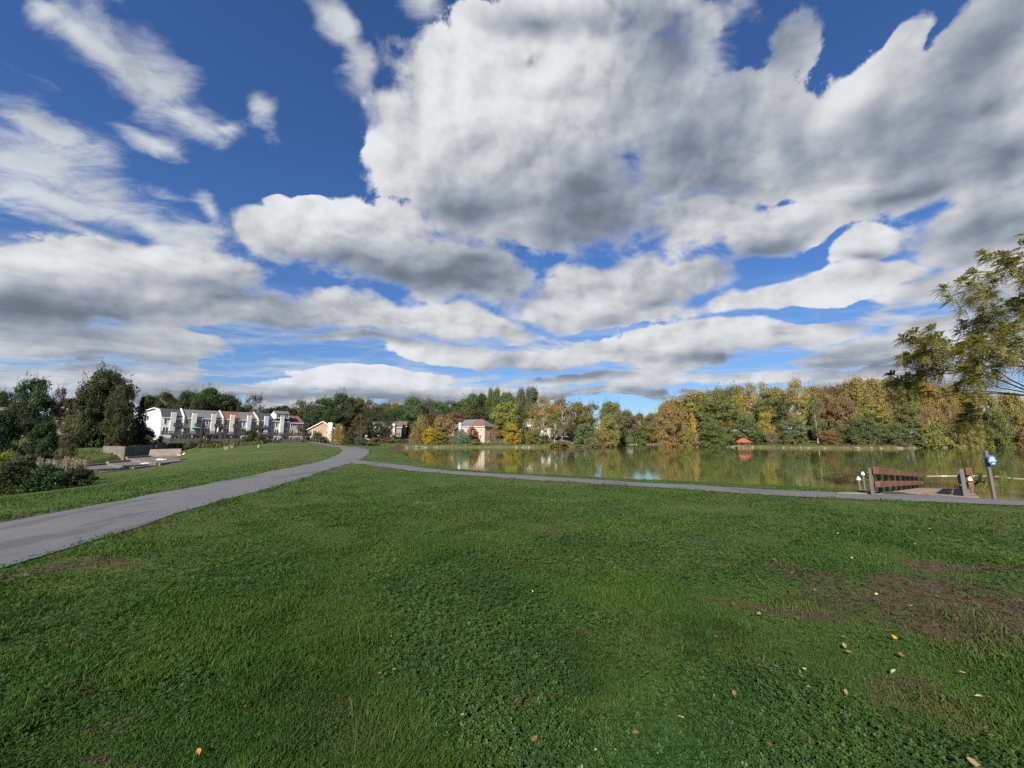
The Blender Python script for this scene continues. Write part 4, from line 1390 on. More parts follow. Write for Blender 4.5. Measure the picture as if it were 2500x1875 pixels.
def leaf_cloud(centres, radii, n_per, size, r_, flat=0.75, droop=0.0, align=None):
    """Leaf faces gathered round clump centres; faces lie roughly on each clump's skin."""
    k = len(centres)
    idx = np.repeat(np.arange(k), n_per)
    d = unit(r_.normal(size=(len(idx), 3)))
    rad = r_.uniform(0.35, 1.08, len(idx)) ** 0.6
    off = d * rad[:, None] * radii[idx][:, None]
    off[:, 2] *= flat
    C = centres[idx] + off
    nrm = unit(d + r_.normal(size=d.shape) * 0.52 + np.array([0, 0, 0.30]))
    u = unit(np.cross(nrm, unit(r_.normal(size=d.shape))))
    if droop:
        u = unit(u * (1 - droop) + np.array([0, 0, -1.0]) * droop)
    w_ = unit(np.cross(nrm, u))
    s = size * r_.uniform(0.6, 1.35, len(idx))
    return C, u, w_, s


def trunk_mesh(name, r_, base_r, h, limbs, bend=0.03, fork=None):
    mb = MB()
    pts = [Vector((0, 0, -0.04))]
    n = 7
    for i in range(1, n + 1):
        pts.append(Vector((r_.normal() * bend, r_.normal() * bend, h * i / n)))
    for i in range(n):
        mb.tube(pts[i], pts[i + 1], base_r * (1 - 0.85 * i / n) * (1.35 if i == 0 else 1), base_r * (1 - 0.85 * (i + 1) / n), 7)
    for c in limbs:
        z0 = max(h * 0.18, min(h * 0.92, c[2] - 0.12 - 0.15 * r_.rand()))
        f = z0 / h * n
        i = min(n - 1, int(f))
        s = pts[i].lerp(pts[i + 1], f - i)
        e_ = Vector(c)
        mid = s.lerp(e_, 0.55) + Vector((0, 0, -0.02))
        rr = base_r * (1 - 0.8 * z0 / h) * 0.5
        mb.tube(s, mid, rr, rr * 0.6, 5).tube(mid, e_, rr * 0.6, rr * 0.15, 5)
    sizes = [len(f) for f in mb.f]
    return raw_mesh(name, mb.v, sizes, [i for f in mb.f for i in f], True)


def proto(kind, seed):
    r_ = np.random.RandomState(seed)
    if kind in ('round', 'tall', 'airy', 'low', 'layer'):
        z0, z1, nc, cr = {'round': (0.22, 0.96, 110, 0.135), 'tall': (0.20, 0.97, 100, 0.13), 'airy': (0.30, 0.96, 70, 0.115), 'low': (0.03, 0.96, 125, 0.135), 'layer': (0.14, 0.95, 90, 0.14)}[kind]
        cs = []
        lob = r_.uniform(0, 6.28, 5)
        while len(cs) < nc:
            t = r_.rand()
            z = z0 + (z1 - z0) * t
            if kind == 'tall':
                prof = 0.36 + 0.64 * math.sin(math.pi * min(1, (0.12 + 0.80 * t))) ** 0.9
                prof *= 0.9
            elif kind == 'low':
                prof = max(0, 1 - (max(0, t - 0.32) / 0.69) ** 2.8) ** 0.5 if t > 0.32 else 0.82 + 0.18 * t / 0.32
            else:
                prof = max(0.0, 1 - (abs(t - 0.42) / 0.60) ** 2.5) ** 0.5
            a = r_.rand() * 6.283
            lump = 0.86 + 0.10 * math.sin(2 * a + lob[0] + 3 * t) + 0.09 * math.sin(3 * a + lob[1] - 5 * t) + 0.06 * math.sin(5 * a + lob[2] + 8 * t)
            rad = 0.44 * prof * lump * (r_.rand() ** 0.36)
            cs.append((rad * math.cos(a), rad * math.sin(a), z))
        cs = np.array(cs)
        rad = cr * r_.uniform(0.55, 1.2, nc)
        flat = {'round': 0.62, 'tall': 0.8, 'airy': 0.6, 'low': 0.62, 'layer': 0.34}[kind]
        per = {'round': 120, 'tall': 120, 'airy': 62, 'low': 120, 'layer': 130}[kind]
        C, u, w_, s = leaf_cloud(cs, rad, per, 0.031 if kind != 'airy' else 0.028, r_, flat)
        # loose outer sprays break the outline
        k = int(nc * 12)
        i = r_.randint(0, nc, k)
        e_ = cs[i] + unit(cs[i] - np.array([0, 0, 0.45])) * (rad[i] * r_.uniform(0.7, 1.45, k))[:, None] + r_.normal(size=(k, 3)) * 0.018
        C = np.vstack([C, e_])
        u = np.vstack([u, unit(r_.normal(size=(k, 3)))])
        w_ = np.vstack([w_, unit(r_.normal(size=(k, 3)))])
        s = np.append(s, 0.022 * r_.uniform(0.6, 1.2, k))
        tr = trunk_mesh('trunk', r_, 0.022 if kind != 'low' else 0.015, 0.82, cs[::3 if kind != 'airy' else 1] * (0.92, 0.92, 1.0))
        me = quads_to_mesh('crown', C, u, w_, s, s * 0.8)
    elif kind in ('pine', 'spruce'):
        Cs, Us, Ws, Ss = [], [], [], []
        limbs = []
        tiers = 15 if kind == 'pine' else 26
        for i in range(tiers):
            t = i / (tiers - 1)
            z = (0.14 if kind == 'pine' else 0.05) + (0.83 if kind == 'pine' else 0.93) * t
            R0 = (0.5 * (1 - t) ** 0.65 * (0.7 + 0.3 * math.sin(9 * t)) + 0.05) if kind == 'pine' else 0.5 * (1 - t) ** 0.9 + 0.015
            m = r_.randint(5, 8) if kind == 'pine' else 9
            for j in range(m):
                a = r_.rand() * 6.283
                R1 = R0 * r_.uniform(0.6, 1.05)
                dirv = np.array([math.cos(a), math.sin(a), 0.10 if kind == 'pine' else -0.32])
                limbs.append((R1 * dirv[0] * 0.9, R1 * dirv[1] * 0.9, z + 0.9 * R1 * dirv[2]))
                n = int((70 if kind == 'pine' else 40) * R1 / 0.5) + 12
                tt = r_.rand(n) ** 0.7 * 0.9 + 0.12
                C = dirv[None] * (R1 * tt)[:, None] + np.array([0, 0, z])
                C += r_.normal(size=(n, 3)) * np.array([0.030, 0.030, 0.012 if kind == 'pine' else 0.016])
                u = unit(dirv[None] + r_.normal(size=(n, 3)) * 0.55 + np.array([0, 0, 0.2 if kind == 'pine' else -0.3]))
                w_ = unit(np.cross(u, np.array([0, 0, 1.0]) + r_.normal(size=(n, 3)) * 0.5))
                Cs.append(C), Us.append(u), Ws.append(w_), Ss.append(0.050 * r_.uniform(0.6, 1.3, n))
        s = np.concatenate(Ss)
        me = quads_to_mesh('crown', np.vstack(Cs), np.vstack(Us), np.vstack(Ws), s, s * 0.42)
        tr = trunk_mesh('trunk', r_, 0.018, 0.96, limbs[::4], 0.006)
    elif kind in ('shrub', 'willow', 'cone', 'twig'):
        nc = {'shrub': 46, 'willow': 60, 'cone': 46, 'twig': 40}[kind]
        cs = []
        while len(cs) < nc:
            t = r_.rand()
            prof = {'shrub': math.sqrt(max(0, 1 - t * t)), 'willow': math.sqrt(max(0, 1 - (t * 1.0) ** 2.4)), 'cone': (1 - t) ** 0.75 * 0.9 + 0.08, 'twig': math.sqrt(max(0, 1 - ((t - .55) / .6) ** 2))}[kind]
            a = r_.rand() * 6.283
            q = 0.44 * prof * (0.88 + 0.14 * math.sin(3 * a + seed + 4 * t)) * r_.rand() ** 0.35
            cs.append((q * math.cos(a), q * math.sin(a), 0.04 + 0.88 * t))
        cs = np.array(cs)
        rad = 0.15 * r_.uniform(0.6, 1.2, nc) * (0.75 if kind in ('cone', 'twig') else 1)
        C, u, w_, s = leaf_cloud(cs, rad, {'shrub': 80, 'willow': 80, 'cone': 80, 'twig': 16}[kind], 0.052 if kind != 'willow' else 0.06, r_, 0.9 if kind != 'willow' else 1.3, 0.6 if kind == 'willow' else 0.0)
        k = nc * 14
        i = r_.randint(0, nc, k)
        C = np.vstack([C, cs[i] + unit(r_.normal(size=(k, 3))) * (rad[i] * r_.uniform(0.9, 1.5, k))[:, None]])
        u, w_ = np.vstack([u, unit(r_.normal(size=(k, 3)))]), np.vstack([w_, unit(r_.normal(size=(k, 3)))])
        s = np.append(s, 0.035 * r_.uniform(0.6, 1.2, k))
        C[:, 2] = np.abs(C[:, 2])
        tr = trunk_mesh('stems', r_, 0.014 if kind != 'cone' else 0.02, 0.7, cs[::2 if kind != 'twig' else 1], 0.05)
        me = quads_to_mesh('crown', C, u, w_, s, s * (0.75 if kind != 'willow' else 0.3))
    me.materials.append(M['leaf'])
    tr.materials.append(M['bark'])
    trp = tr.copy()
    trp.materials.clear()
    trp.materials.append(M['bark_pale'])
    return me, tr, trp


PROTO = {k: [proto(k, 11 * i + len(k) * 7 + 3) for i in range(n)] for k, n in dict(round=4, tall=3, airy=3, low=4, layer=3, pine=2, spruce=1, shrub=3, willow=2, cone=1, twig=2).items()}

COL = dict(  # leaf base colours
    dark=(0.040, 0.056, 0.028), dkg=(0.050, 0.078, 0.034), blueg=(0.030, 0.050, 0.036), brownish=(0.080, 0.070, 0.038), olive=(0.120, 0.122, 0.046), mid=(0.084, 0.116, 0.044), green=(0.088, 0.128, 0.050),
    deep=(0.076, 0.104, 0.046), pine=(0.092, 0.122, 0.066), gold=(0.230, 0.178, 0.062), yellow=(0.270, 0.225, 0.035), ygreen=(0.165, 0.172, 0.050), ogold=(0.180, 0.152, 0.056), orange=(0.300, 0.165, 0.050),
    salmon=(0.205, 0.140, 0.072), dkbrown=(0.050, 0.064, 0.032), brown=(0.155, 0.112, 0.066), rust=(0.175, 0.092, 0.056), purple=(0.100, 0.048, 0.046), dkred=(0.055, 0.020, 0.022), silver=(0.130, 0.160, 0.110), greygreen=(0.095, 0.105, 0.062),
    grey=(0.100, 0.092, 0.075), plume=(0.30, 0.26, 0.22), lime=(0.20, 0.23, 0.035))
PICK = {}


def tree(kind, px, ytop, width, depth, col, label, cat='tree', group=None, ybase=None, pale=False, rot=None):
    """A tree on the ground depth metres ahead, sighted along px; its top reaches ytop and its crown spans width (photo pixels)."""
    name = {'pine': 'pine_tree', 'spruce': 'spruce_tree', 'shrub': 'shrub', 'willow': 'willow_shrub', 'cone': 'cypress_tree', 'twig': 'bare_shrub'}.get(kind, 'broadleaf_tree')
    top = at_y(px, ytop, depth)
    z0 = gz(top.x, top.y) - 0.05 if ybase is None else at_y(px, ybase, depth).z
    h = max(0.5, top.z - z0)
    dist = math.hypot(depth, top.x)
    wd = (at_y(px + width / 2, 1060, depth) - at_y(px - width / 2, 1060, depth)).length * depth / dist * 1.08
    i = PICK.get(kind, 0)
    PICK[kind] = i + 1
    crown, tr, trp = PROTO[kind][i % len(PROTO[kind])]
    e_ = empty(name, (top.x, top.y, z0), rs.uniform(0, 6.28) if rot is None else rot)
    tag(e_, label, cat, group)
    c = link('crown', crown, None, e_)
    c.scale = (wd, wd, h)
    k = rs.uniform(0.9, 1.1, 3)
    base = np.array(COL[col])
    if group in (GR_, GC):      # the whole wood has begun to turn the same olive gold
        base = base * 0.72 + np.array((0.165, 0.150, 0.052)) * 0.28
    c.color = tuple(base * k * 1.3) + (1.0,)
    t = link('trunk', trp if pale else tr, None, e_)
    t.scale = (wd * 0.9, wd * 0.9, h)
    return e_


GL, GB, GM, GS, GR_, GC = 'dark trees left of the townhouses', 'trees behind the townhouse row', 'woodland behind the left shore', 'shrubs along the far shore', 'trees of the right wood', 'trees round the cove'
TREES = [
    # left, near the spillway
    ('round', 92, 926, 135, 82, 'dkg', 'tall dark green tree standing before the grey house at far left', 'tree', GL), ('low', 58, 984, 160, 46, 'dark', 'full dark green tree rising above the left bushes', 'tree', GL),
    ('airy', 152, 944, 56, 84, 'brownish', 'thin russet tree touching the right side of the tall dark left tree', 'tree', GL), ('low', 266, 906, 178, 90, 'dkbrown', 'largest olive brown tree, left of the townhouse row', 'tree', GL),
    ('low', 230, 936, 110, 87, 'dkbrown', 'dark undergrowth tree at the foot of the largest olive brown tree', 'tree', GL), ('low', 306, 938, 96, 87, 'dkbrown', 'dark low tree between the olive brown tree and the conifer', 'tree', GL),
    ('spruce', 350, 970, 66, 97, 'blueg', 'dark blue green conifer beside the white end townhouse', 'tree', GL), ('airy', 180, 1012, 70, 48, 'olive', 'slender olive sapling on the bank above the spillway', 'tree', GL),
    ('airy', 165, 1040, 60, 46, 'brownish', 'wispy brown sapling in front of the slender olive one', 'tree', GL), ('round', 14, 956, 70, 140, 'dark', 'dark treetop at the left edge beyond the cream house', 'tree', GL), ('round', 165, 975, 70, 150, 'brownish', 'low brownish tree showing between the two biggest left trees', 'tree', GL),
    ('low', 8, 1005, 120, 40, 'dark', 'very dark bushy tree cut by the left edge, below the full dark tree', 'tree', GL), ('low', 112, 1030, 90, 42, 'dark', 'dark bushy tree between the left thicket and the slender sapling', 'tree', GL), ('low', 20, 1100, 80, 34, 'ygreen', 'yellow green bush at the left edge below the dark trees', 'bush', GL),
    ('shrub', 362, 1044, 52, 100, 'dkred', 'dark red shrub at the foot of the white end townhouse', 'shrub'), ('shrub', 326, 1048, 40, 101, 'rust', 'rusty brown shrub below the dark conifer', 'shrub'), ('shrub', 392, 1064, 26, 104, 'brownish', 'small olive shrub at the corner of the board fence', 'shrub'),
    ('shrub', 275, 1068, 46, 92, 'dkg', 'small dark hedge bush beside the tan stone posts', 'shrub'), ('shrub', 230, 1076, 60, 90, 'dark', 'flat dark bush on the lawn left of the retaining wall', 'shrub'),
    # behind the row
    ('round', 368, 966, 70, 178, 'dkg', 'dark tree behind the left end of the townhouse row', 'tree', GB), ('round', 404, 958, 72, 182, 'brownish', 'dark olive dome tree above the charcoal roofed end townhouse', 'tree', GB), ('round', 462, 955, 66, 184, 'dkg', 'dark tree above the cream townhouse', 'tree', GB),
    ('round', 520, 950, 108, 184, 'dkg', 'broadest dark tree behind the middle of the townhouse row', 'tree', GB), ('round', 490, 972, 60, 176, 'dark', 'lower dark tree behind the cream and taupe townhouses', 'tree', GB), ('round', 574, 974, 60, 188, 'dark', 'dark tree sloping down right of the broadest one', 'tree', GB),
    ('airy', 625, 963, 72, 178, 'greygreen', 'open grey green tree above the lavender townhouse', 'tree', GB), ('low', 658, 995, 50, 190, 'dark', 'low dark tree left of the dormer', 'tree', GB), ('airy', 738, 976, 84, 188, 'greygreen', 'sparse tree with sky showing through, above the red end roof', 'tree', GB),
    ('low', 712, 998, 60, 180, 'dark', 'dark tree behind the dormer and the red end roof', 'tree', GB), ('low', 770, 1000, 64, 176, 'dkg', 'dark tree just left of the gabled house roof', 'tree', GB), ('round', 792, 972, 66, 192, 'dkg', 'green tree above the gabled house chimney', 'tree', GB),
    ('low', 385, 978, 80, 200, 'dkg', 'dark tree filling the skyline over the charcoal end roof', 'tree', GB), ('low', 435, 974, 80, 202, 'dark', 'dark tree filling the skyline over the cream townhouse', 'tree', GB), ('low', 492, 966, 84, 204, 'dkg', 'green tree filling the skyline left of the broadest dark tree', 'tree', GB),
    ('low', 556, 966, 84, 204, 'dark', 'dark tree filling the skyline right of the broadest dark tree', 'tree', GB), ('low', 600, 986, 60, 202, 'dkg', 'dark tree low behind the open grey green tree', 'tree', GB), ('low', 690, 990, 60, 206, 'dark', 'dark tree low behind the dormer roof', 'tree', GB), ('low', 752, 990, 70, 206, 'dkg', 'dark tree low behind the sparse see-through tree', 'tree', GB),
    # woodland on the left shore
    ('low', 858, 980, 80, 226, 'dkg', 'dark green tree filling the wood behind the tallest dark dome', 'tree', GM), ('low', 922, 990, 84, 226, 'dark', 'dark tree filling the wood behind the half bare trees', 'tree', GM), ('low', 985, 988, 80, 228, 'dkg', 'dark green tree filling the wood by the yellow green top', 'tree', GM),
    ('low', 1062, 982, 90, 230, 'mid', 'green tree filling the wood left of the open dark tree', 'tree', GM), ('low', 1128, 980, 80, 232, 'dkg', 'dark green tree filling the wood above the grey lake roof', 'tree', GM), ('low', 1188, 974, 80, 232, 'deep', 'deep green tree filling the wood below the first poplar shape', 'tree', GM), ('low', 1285, 972, 90, 228, 'deep', 'deep green tree filling the wood below the tallest poplar shape', 'tree', GM),
    ('round', 832, 962, 84, 186, 'dkg', 'tallest dark dome tree right of the gabled house', 'tree', GM), ('round', 873, 972, 54, 200, 'olive', 'paler olive tree behind the tallest dark dome', 'tree', GM), ('airy', 906, 976, 56, 196, 'brownish', 'brownish half bare tree on the left wood skyline', 'tree', GM),
    ('airy', 940, 982, 56, 196, 'brownish', 'darker half bare tree on the left wood skyline', 'tree', GM), ('round', 966, 984, 44, 205, 'ygreen', 'yellow green treetop on the left wood skyline', 'tree', GM), ('round', 1012, 969, 66, 200, 'mid', 'rounded green tree standing high on the left wood skyline', 'tree', GM),
    ('airy', 1045, 972, 50, 205, 'grey', 'greyish thin tree beside the rounded green one', 'tree', GM), ('airy', 1100, 977, 64, 210, 'dkg', 'open dark tree on the skyline above the rust trees', 'tree', GM), ('round', 1150, 964, 70, 215, 'deep', 'dark green tree on the skyline left of the poplars', 'tree', GM),
    ('tall', 1178, 963, 44, 218, 'dkg', 'narrow dark tree on the skyline next to the poplars', 'tree', GM), ('tall', 1207, 950, 50, 215, 'mid', 'first tall poplar shaped tree on the middle skyline', 'tree', GM), ('round', 1238, 960, 64, 212, 'deep', 'dark dome tree between the tall poplar shaped trees', 'tree', GM),
    ('tall', 1270, 952, 38, 210, 'greygreen', 'grey green poplar shaped tree left of its taller twin', 'tree', GM), ('tall', 1298, 948, 50, 208, 'greygreen', 'tallest poplar shaped tree on the middle skyline', 'tree', GM),
    ('low', 812, 1000, 70, 168, 'dark', 'dark brown tree behind the tall white chimney', 'tree', GM), ('low', 850, 1008, 70, 176, 'brownish', 'drab brown tree at the foot of the dark dome tree', 'tree', GM), ('low', 893, 1005, 66, 184, 'dark', 'dark tree over the shaded tan house', 'tree', GM),
    ('airy', 884, 1012, 50, 150, 'brownish', 'thin brown tree crossing the shaded tan house', 'tree', GM), ('airy', 945, 1008, 56, 152, 'dark', 'thin dark tree crossing the brown stepped house', 'tree', GM), ('twig', 930, 1030, 50, 148, 'dark', 'dark leafless thicket before the deep porch', 'tree', GM),
    ('low', 932, 1010, 70, 186, 'dark', 'dark tree over the deep porch house', 'tree', GM), ('layer', 912, 1018, 44, 158, 'dark', 'dark branching tree in front of the shaded houses', 'tree', GM), ('low', 972, 1000, 70, 190, 'dkg', 'dark green tree over the brown stepped house', 'tree', GM),
    ('low', 1012, 1000, 80, 186, 'deep', 'deep green tree behind the willowy olive bush', 'tree', GM), ('low', 1062, 1008, 80, 190, 'brownish', 'brown green tree above the rusty shore trees', 'tree', GM), ('low', 1112, 1008, 80, 194, 'brown', 'brown tree behind the grey lake roof', 'tree', GM),
    ('low', 1160, 1000, 80, 196, 'brownish', 'drab tree above the red lake roof', 'tree', GM), ('low', 1200, 1005, 70, 196, 'dkg', 'dark tree between the red lake roof and the yellow green tree', 'tree', GM),
    # left shore shrubs and trees
    ('willow', 828, 1038, 50, 100, 'ogold', 'olive yellow shrub right of the gabled house by the path', 'shrub', GS), ('twig', 862, 1040, 54, 130, 'grey', 'greyish bare shrub behind the path bend', 'shrub', GS), ('shrub', 850, 1062, 40, 112, 'dkg', 'low dark shrub at the bend of the path', 'shrub', GS),
    ('shrub', 886, 1068, 50, 104, 'greygreen', 'pale green shrub just right of the path bend', 'shrub', GS), ('shrub', 914, 1068, 40, 100, 'olive', 'olive shrub nearest the lake end', 'shrub', GS), ('shrub', 790, 1066, 40, 118, 'dkg', 'dark shrub below the gabled house', 'shrub', GS), ('shrub', 950, 1068, 44, 150, 'ogold', 'straw coloured shrub on the far bank by the lake end', 'shrub', GS),
    ('shrub', 985, 1072, 40, 146, 'olive', 'low olive shrub beside the far path', 'shrub', GS), ('willow', 1032, 1018, 62, 152, 'ogold', 'willowy olive tree, first tall one on the left shore', 'tree', GS), ('low', 1082, 1016, 66, 156, 'salmon', 'rust and straw coloured tree over the low cream house', 'tree', GS),
    ('low', 1052, 1046, 44, 146, 'yellow', 'bright yellow bush on the left shore', 'bush', GS), ('low', 1076, 1056, 40, 145, 'ygreen', 'yellow green bush right of the bright yellow one', 'bush', GS), ('willow', 1124, 1050, 50, 144, 'silver', 'silvery green rounded bush at the waterline', 'bush', GS),
    ('shrub', 1153, 1042, 42, 150, 'rust', 'rust red shrub before the grey roofed lake house', 'shrub', GS), ('shrub', 1150, 1060, 40, 147, 'dkred', 'dark purple shrub under the rust red one', 'shrub', GS), ('shrub', 1160, 1072, 28, 143, 'ogold', 'small olive shrub below the dark purple one', 'shrub', GS), ('twig', 1206, 1042, 36, 152, 'rust', 'little rust twiggy tree at the corner of the red roofed lake house', 'tree', GS),
    ('round', 1240, 984, 92, 163, 'ygreen', 'large yellow green tree right of the red roofed lake house', 'tree', GS), ('pine', 1270, 990, 74, 158, 'pine', 'dark green pine joined to the large yellow green tree', 'tree', GS), ('low', 1252, 1036, 48, 146, 'yellow', 'yellow tree on the shore below the pine', 'tree', GS),
    ('low', 1302, 1048, 46, 146, 'ogold', 'olive green bush on the shore before the pale row of houses', 'bush', GS), ('shrub', 1332, 1062, 30, 150, 'deep', 'dark bush in front of the pale row of houses', 'bush', GS), ('shrub', 1366, 1076, 60, 145, 'ogold', 'low straw and rust scrub on the bank under the rail fence', 'shrub', GS),
    ('airy', 1330, 968, 76, 160, 'gold', 'golden brown tree arching over the pale row of houses', 'tree', GC, None, True), ('airy', 1374, 970, 70, 162, 'brown', 'olive brown tree with a pale trunk over the pale row', 'tree', GC, None, True), ('round', 1352, 985, 84, 205, 'ogold', 'olive tree filling behind the golden brown one', 'tree', GC),
    ('airy', 1300, 1004, 56, 158, 'ogold', 'slim olive tree at the left end of the pale row of houses', 'tree', GC, None, True), ('airy', 1352, 1010, 50, 156, 'olive', 'slim olive tree in the middle of the pale row of houses', 'tree', GC, None, True), ('round', 1410, 984, 70, 172, 'olive', 'olive tree at the right end of the pale row', 'tree', GC), ('airy', 1442, 984, 66, 186, 'greygreen', 'grey green open tree above the willow bush', 'tree', GC), ('round', 1490, 982, 66, 215, 'olive', 'rounded olive tree left of the cove skyline', 'tree', GC),
    ('low', 1428, 1034, 62, 146, 'green', 'fresh green willow like bush on the shore', 'bush', GS), ('round', 1486, 1014, 56, 152, 'ygreen', 'yellow green tree on the point before the cove', 'tree', GS), ('low', 1462, 1050, 54, 144, 'ogold', 'olive yellow bush leaning over the water', 'bush', GS), ('twig', 1462, 1060, 30, 141, 'grey', 'twiggy stump at the foot of the olive yellow bush', 'bush', GS),
    ('round', 1524, 1002, 56, 250, 'greygreen', 'hazy green tree at the back of the cove', 'tree', GC), ('low', 1512, 1020, 44, 240, 'deep', 'dark green tree by the cove quay', 'tree', GC), ('round', 1560, 1011, 50, 270, 'mid', 'small green tree in the middle of the cove skyline', 'tree', GC), ('airy', 1545, 1018, 44, 268, 'salmon', 'pinkish tree at the back of the cove', 'tree', GC),
    ('round', 1592, 1010, 52, 265, 'olive', 'olive tree on the cove skyline left of the right wood', 'tree', GC), ('low', 1570, 1036, 46, 250, 'mid', 'low green tree behind the quay railing', 'tree', GC), ('low', 1602, 1030, 50, 240, 'ogold', 'olive gold tree at the right end of the quay', 'tree', GC),
    # right wood
    ('round', 1692, 960, 135, 176, 'ygreen', 'broad yellow green dome at the left end of the right wood', 'tree', GR_), ('low', 1640, 996, 74, 158, 'salmon', 'salmon brown tree at the left foot of the right wood', 'tree', GR_), ('low', 1622, 985, 50, 185, 'ogold', 'olive gold tree on the left flank of the right wood', 'tree', GR_),
    ('cone', 1690, 1006, 32, 148, 'orange', 'narrow orange tree glowing in front of the yellow green dome', 'tree', GR_), ('low', 1676, 1036, 40, 146, 'ygreen', 'upright yellow green tree below the narrow orange one', 'tree', GR_), ('twig', 1700, 1050, 40, 144, 'salmon', 'brown twiggy bush right of the narrow orange tree', 'bush', GR_),
    ('layer', 1752, 972, 112, 154, 'deep', 'large dark green oak left of the red pavilion', 'tree', GR_), ('airy', 1776, 944, 52, 172, 'dkg', 'dark open treetop above the large dark oak', 'tree', GR_), ('low', 1740, 1030, 80, 142, 'deep', 'dark green boughs overhanging the shore left of the pavilion', 'tree', GR_),
    ('airy', 1798, 962, 62, 165, 'gold', 'orange gold tree right of the dark open treetop', 'tree', GR_), ('airy', 1842, 932, 92, 168, 'gold', 'tall golden tree above the red pavilion', 'tree', GR_, None, True), ('layer', 1872, 955, 80, 158, 'green', 'green tree right of the tall golden tree', 'tree', GR_),
    ('airy', 1936, 926, 86, 172, 'gold', 'tallest golden tree of the right wood, with open crown', 'tree', GR_, None, True), ('pine', 1912, 962, 104, 152, 'pine', 'layered green pine in the middle of the right wood', 'tree', GR_), ('low', 1822, 1018, 78, 146, 'green', 'green tree directly behind the red pavilion', 'tree', GR_),
    ('airy', 1868, 1006, 56, 143, 'yellow', 'yellow green tree right of the red pavilion', 'tree', GR_), ('twig', 1882, 1042, 44, 138, 'grey', 'grey leafless shrub on the shore right of the pavilion', 'shrub', GR_), ('low', 1930, 1025, 90, 140, 'pine', 'green boughs low over the water below the layered pine', 'tree', GR_),
    ('pine', 1984, 965, 66, 146, 'pine', 'pine with a tall bare pale trunk', 'tree', GR_, None, True), ('round', 2030, 944, 84, 172, 'purple', 'deep purple red tree in the right wood', 'tree', GR_), ('round', 2006, 958, 66, 160, 'brown', 'tan brown tree left of the purple red one', 'tree', GR_),
    ('low', 2052, 966, 80, 150, 'brown', 'brown tree in front of the purple red one', 'tree', GR_, None, True), ('round', 2088, 924, 84, 158, 'ogold', 'first high olive gold crown right of the purple tree', 'tree', GR_), ('round', 2128, 926, 80, 160, 'ogold', 'second high olive gold crown of the right wood', 'tree', GR_),
    ('round', 2176, 929, 70, 160, 'olive', 'greener crown between the olive gold ones', 'tree', GR_), ('round', 2216, 932, 76, 158, 'ogold', 'third olive gold crown of the right wood', 'tree', GR_), ('round', 2258, 931, 80, 158, 'gold', 'gold crown on the skyline left of the drooping near tree', 'tree', GR_),
    ('round', 2300, 944, 80, 156, 'ogold', 'olive gold crown behind the tips of the near tree', 'tree', GR_), ('round', 2345, 952, 80, 158, 'gold', 'gold crown seen through the near tree', 'tree', GR_), ('layer', 2130, 985, 100, 134, 'ygreen', 'yellow green layered tree above the water right of centre', 'tree', GR_),
    ('low', 2108, 1020, 90, 128, 'deep', 'dark green tree leaning out over the lake', 'tree', GR_, None, True), ('layer', 2204, 986, 80, 134, 'deep', 'dark green tree with shadowed hollows', 'tree', GR_), ('low', 2180, 1036, 84, 126, 'green', 'green boughs above the sandy shore strip', 'tree', GR_), ('low', 2056, 1040, 60, 134, 'green', 'green bushes below the brown tree', 'bush', GR_),
    ('low', 2020, 1050, 60, 134, 'brown', 'brownish waterside bush near the pine with the bare trunk', 'bush', GR_), ('airy', 2262, 990, 70, 136, 'salmon', 'tan airy tree with a pale trunk, right of the shadowed tree', 'tree', GR_, None, True), ('airy', 2318, 985, 80, 136, 'brown', 'brown airy tree with a pale trunk behind the lime bush', 'tree', GR_, None, True),
    ('shrub', 2280, 1030, 92, 124, 'ygreen', 'rounded light green bush at the water right of the sandy strip', 'bush', GR_), ('low', 2356, 1010, 80, 130, 'ogold', 'olive yellow tree behind the blue sign', 'tree', GR_), ('low', 2420, 1000, 90, 140, 'mid', 'green tree on the shore right of the blue sign', 'tree', GR_),
    ('round', 2400, 958, 90, 160, 'ogold', 'olive tree at the right, half hidden by the near tree', 'tree', GR_), ('round', 2460, 960, 90, 165, 'gold', 'golden tree behind the near tree', 'tree', GR_), ('low', 2490, 1010, 90, 150, 'ogold', 'olive gold tree at the right edge of the far shore', 'tree', GR_), ('round', 2540, 950, 110, 160, 'ogold', 'olive crown at the extreme right of the far wood', 'tree', GR_),
    ('low', 1720, 985, 70, 190, 'olive', 'olive tree filling behind the large dark oak', 'tree', GR_), ('low', 1860, 975, 80, 182, 'ogold', 'olive gold tree filling behind the pavilion trees', 'tree', GR_), ('low', 1960, 970, 80, 182, 'olive', 'olive tree filling behind the bare trunked pine', 'tree', GR_), ('low', 2040, 985, 90, 178, 'brownish', 'shadowed tree behind the brown trees', 'tree', GR_),
    ('low', 2140, 975, 90, 176, 'olive', 'olive tree filling behind the layered yellow green one', 'tree', GR_), ('low', 2240, 975, 90, 176, 'ogold', 'olive gold tree filling behind the dark hollow tree', 'tree', GR_), ('low', 2330, 980, 90, 178, 'olive', 'olive tree filling behind the airy trees', 'tree', GR_),
    ('round', 1745, 950, 90, 200, 'olive', 'olive crown on the ridge left of the dark open treetop', 'tree', GR_), ('round', 1800, 945, 90, 205, 'ogold', 'olive gold crown on the ridge right of the dark open treetop', 'tree', GR_), ('round', 1888, 948, 90, 205, 'ogold', 'olive gold crown on the ridge between the two golden trees', 'tree', GR_),
    ('round', 1985, 945, 90, 200, 'ogold', 'olive gold crown on the ridge right of the tallest golden tree', 'tree', GR_), ('round', 2060, 936, 90, 195, 'olive', 'olive crown on the ridge beside the purple red tree', 'tree', GR_), ('round', 2155, 930, 100, 190, 'ogold', 'broad olive gold crown on the right wood ridge', 'tree', GR_),
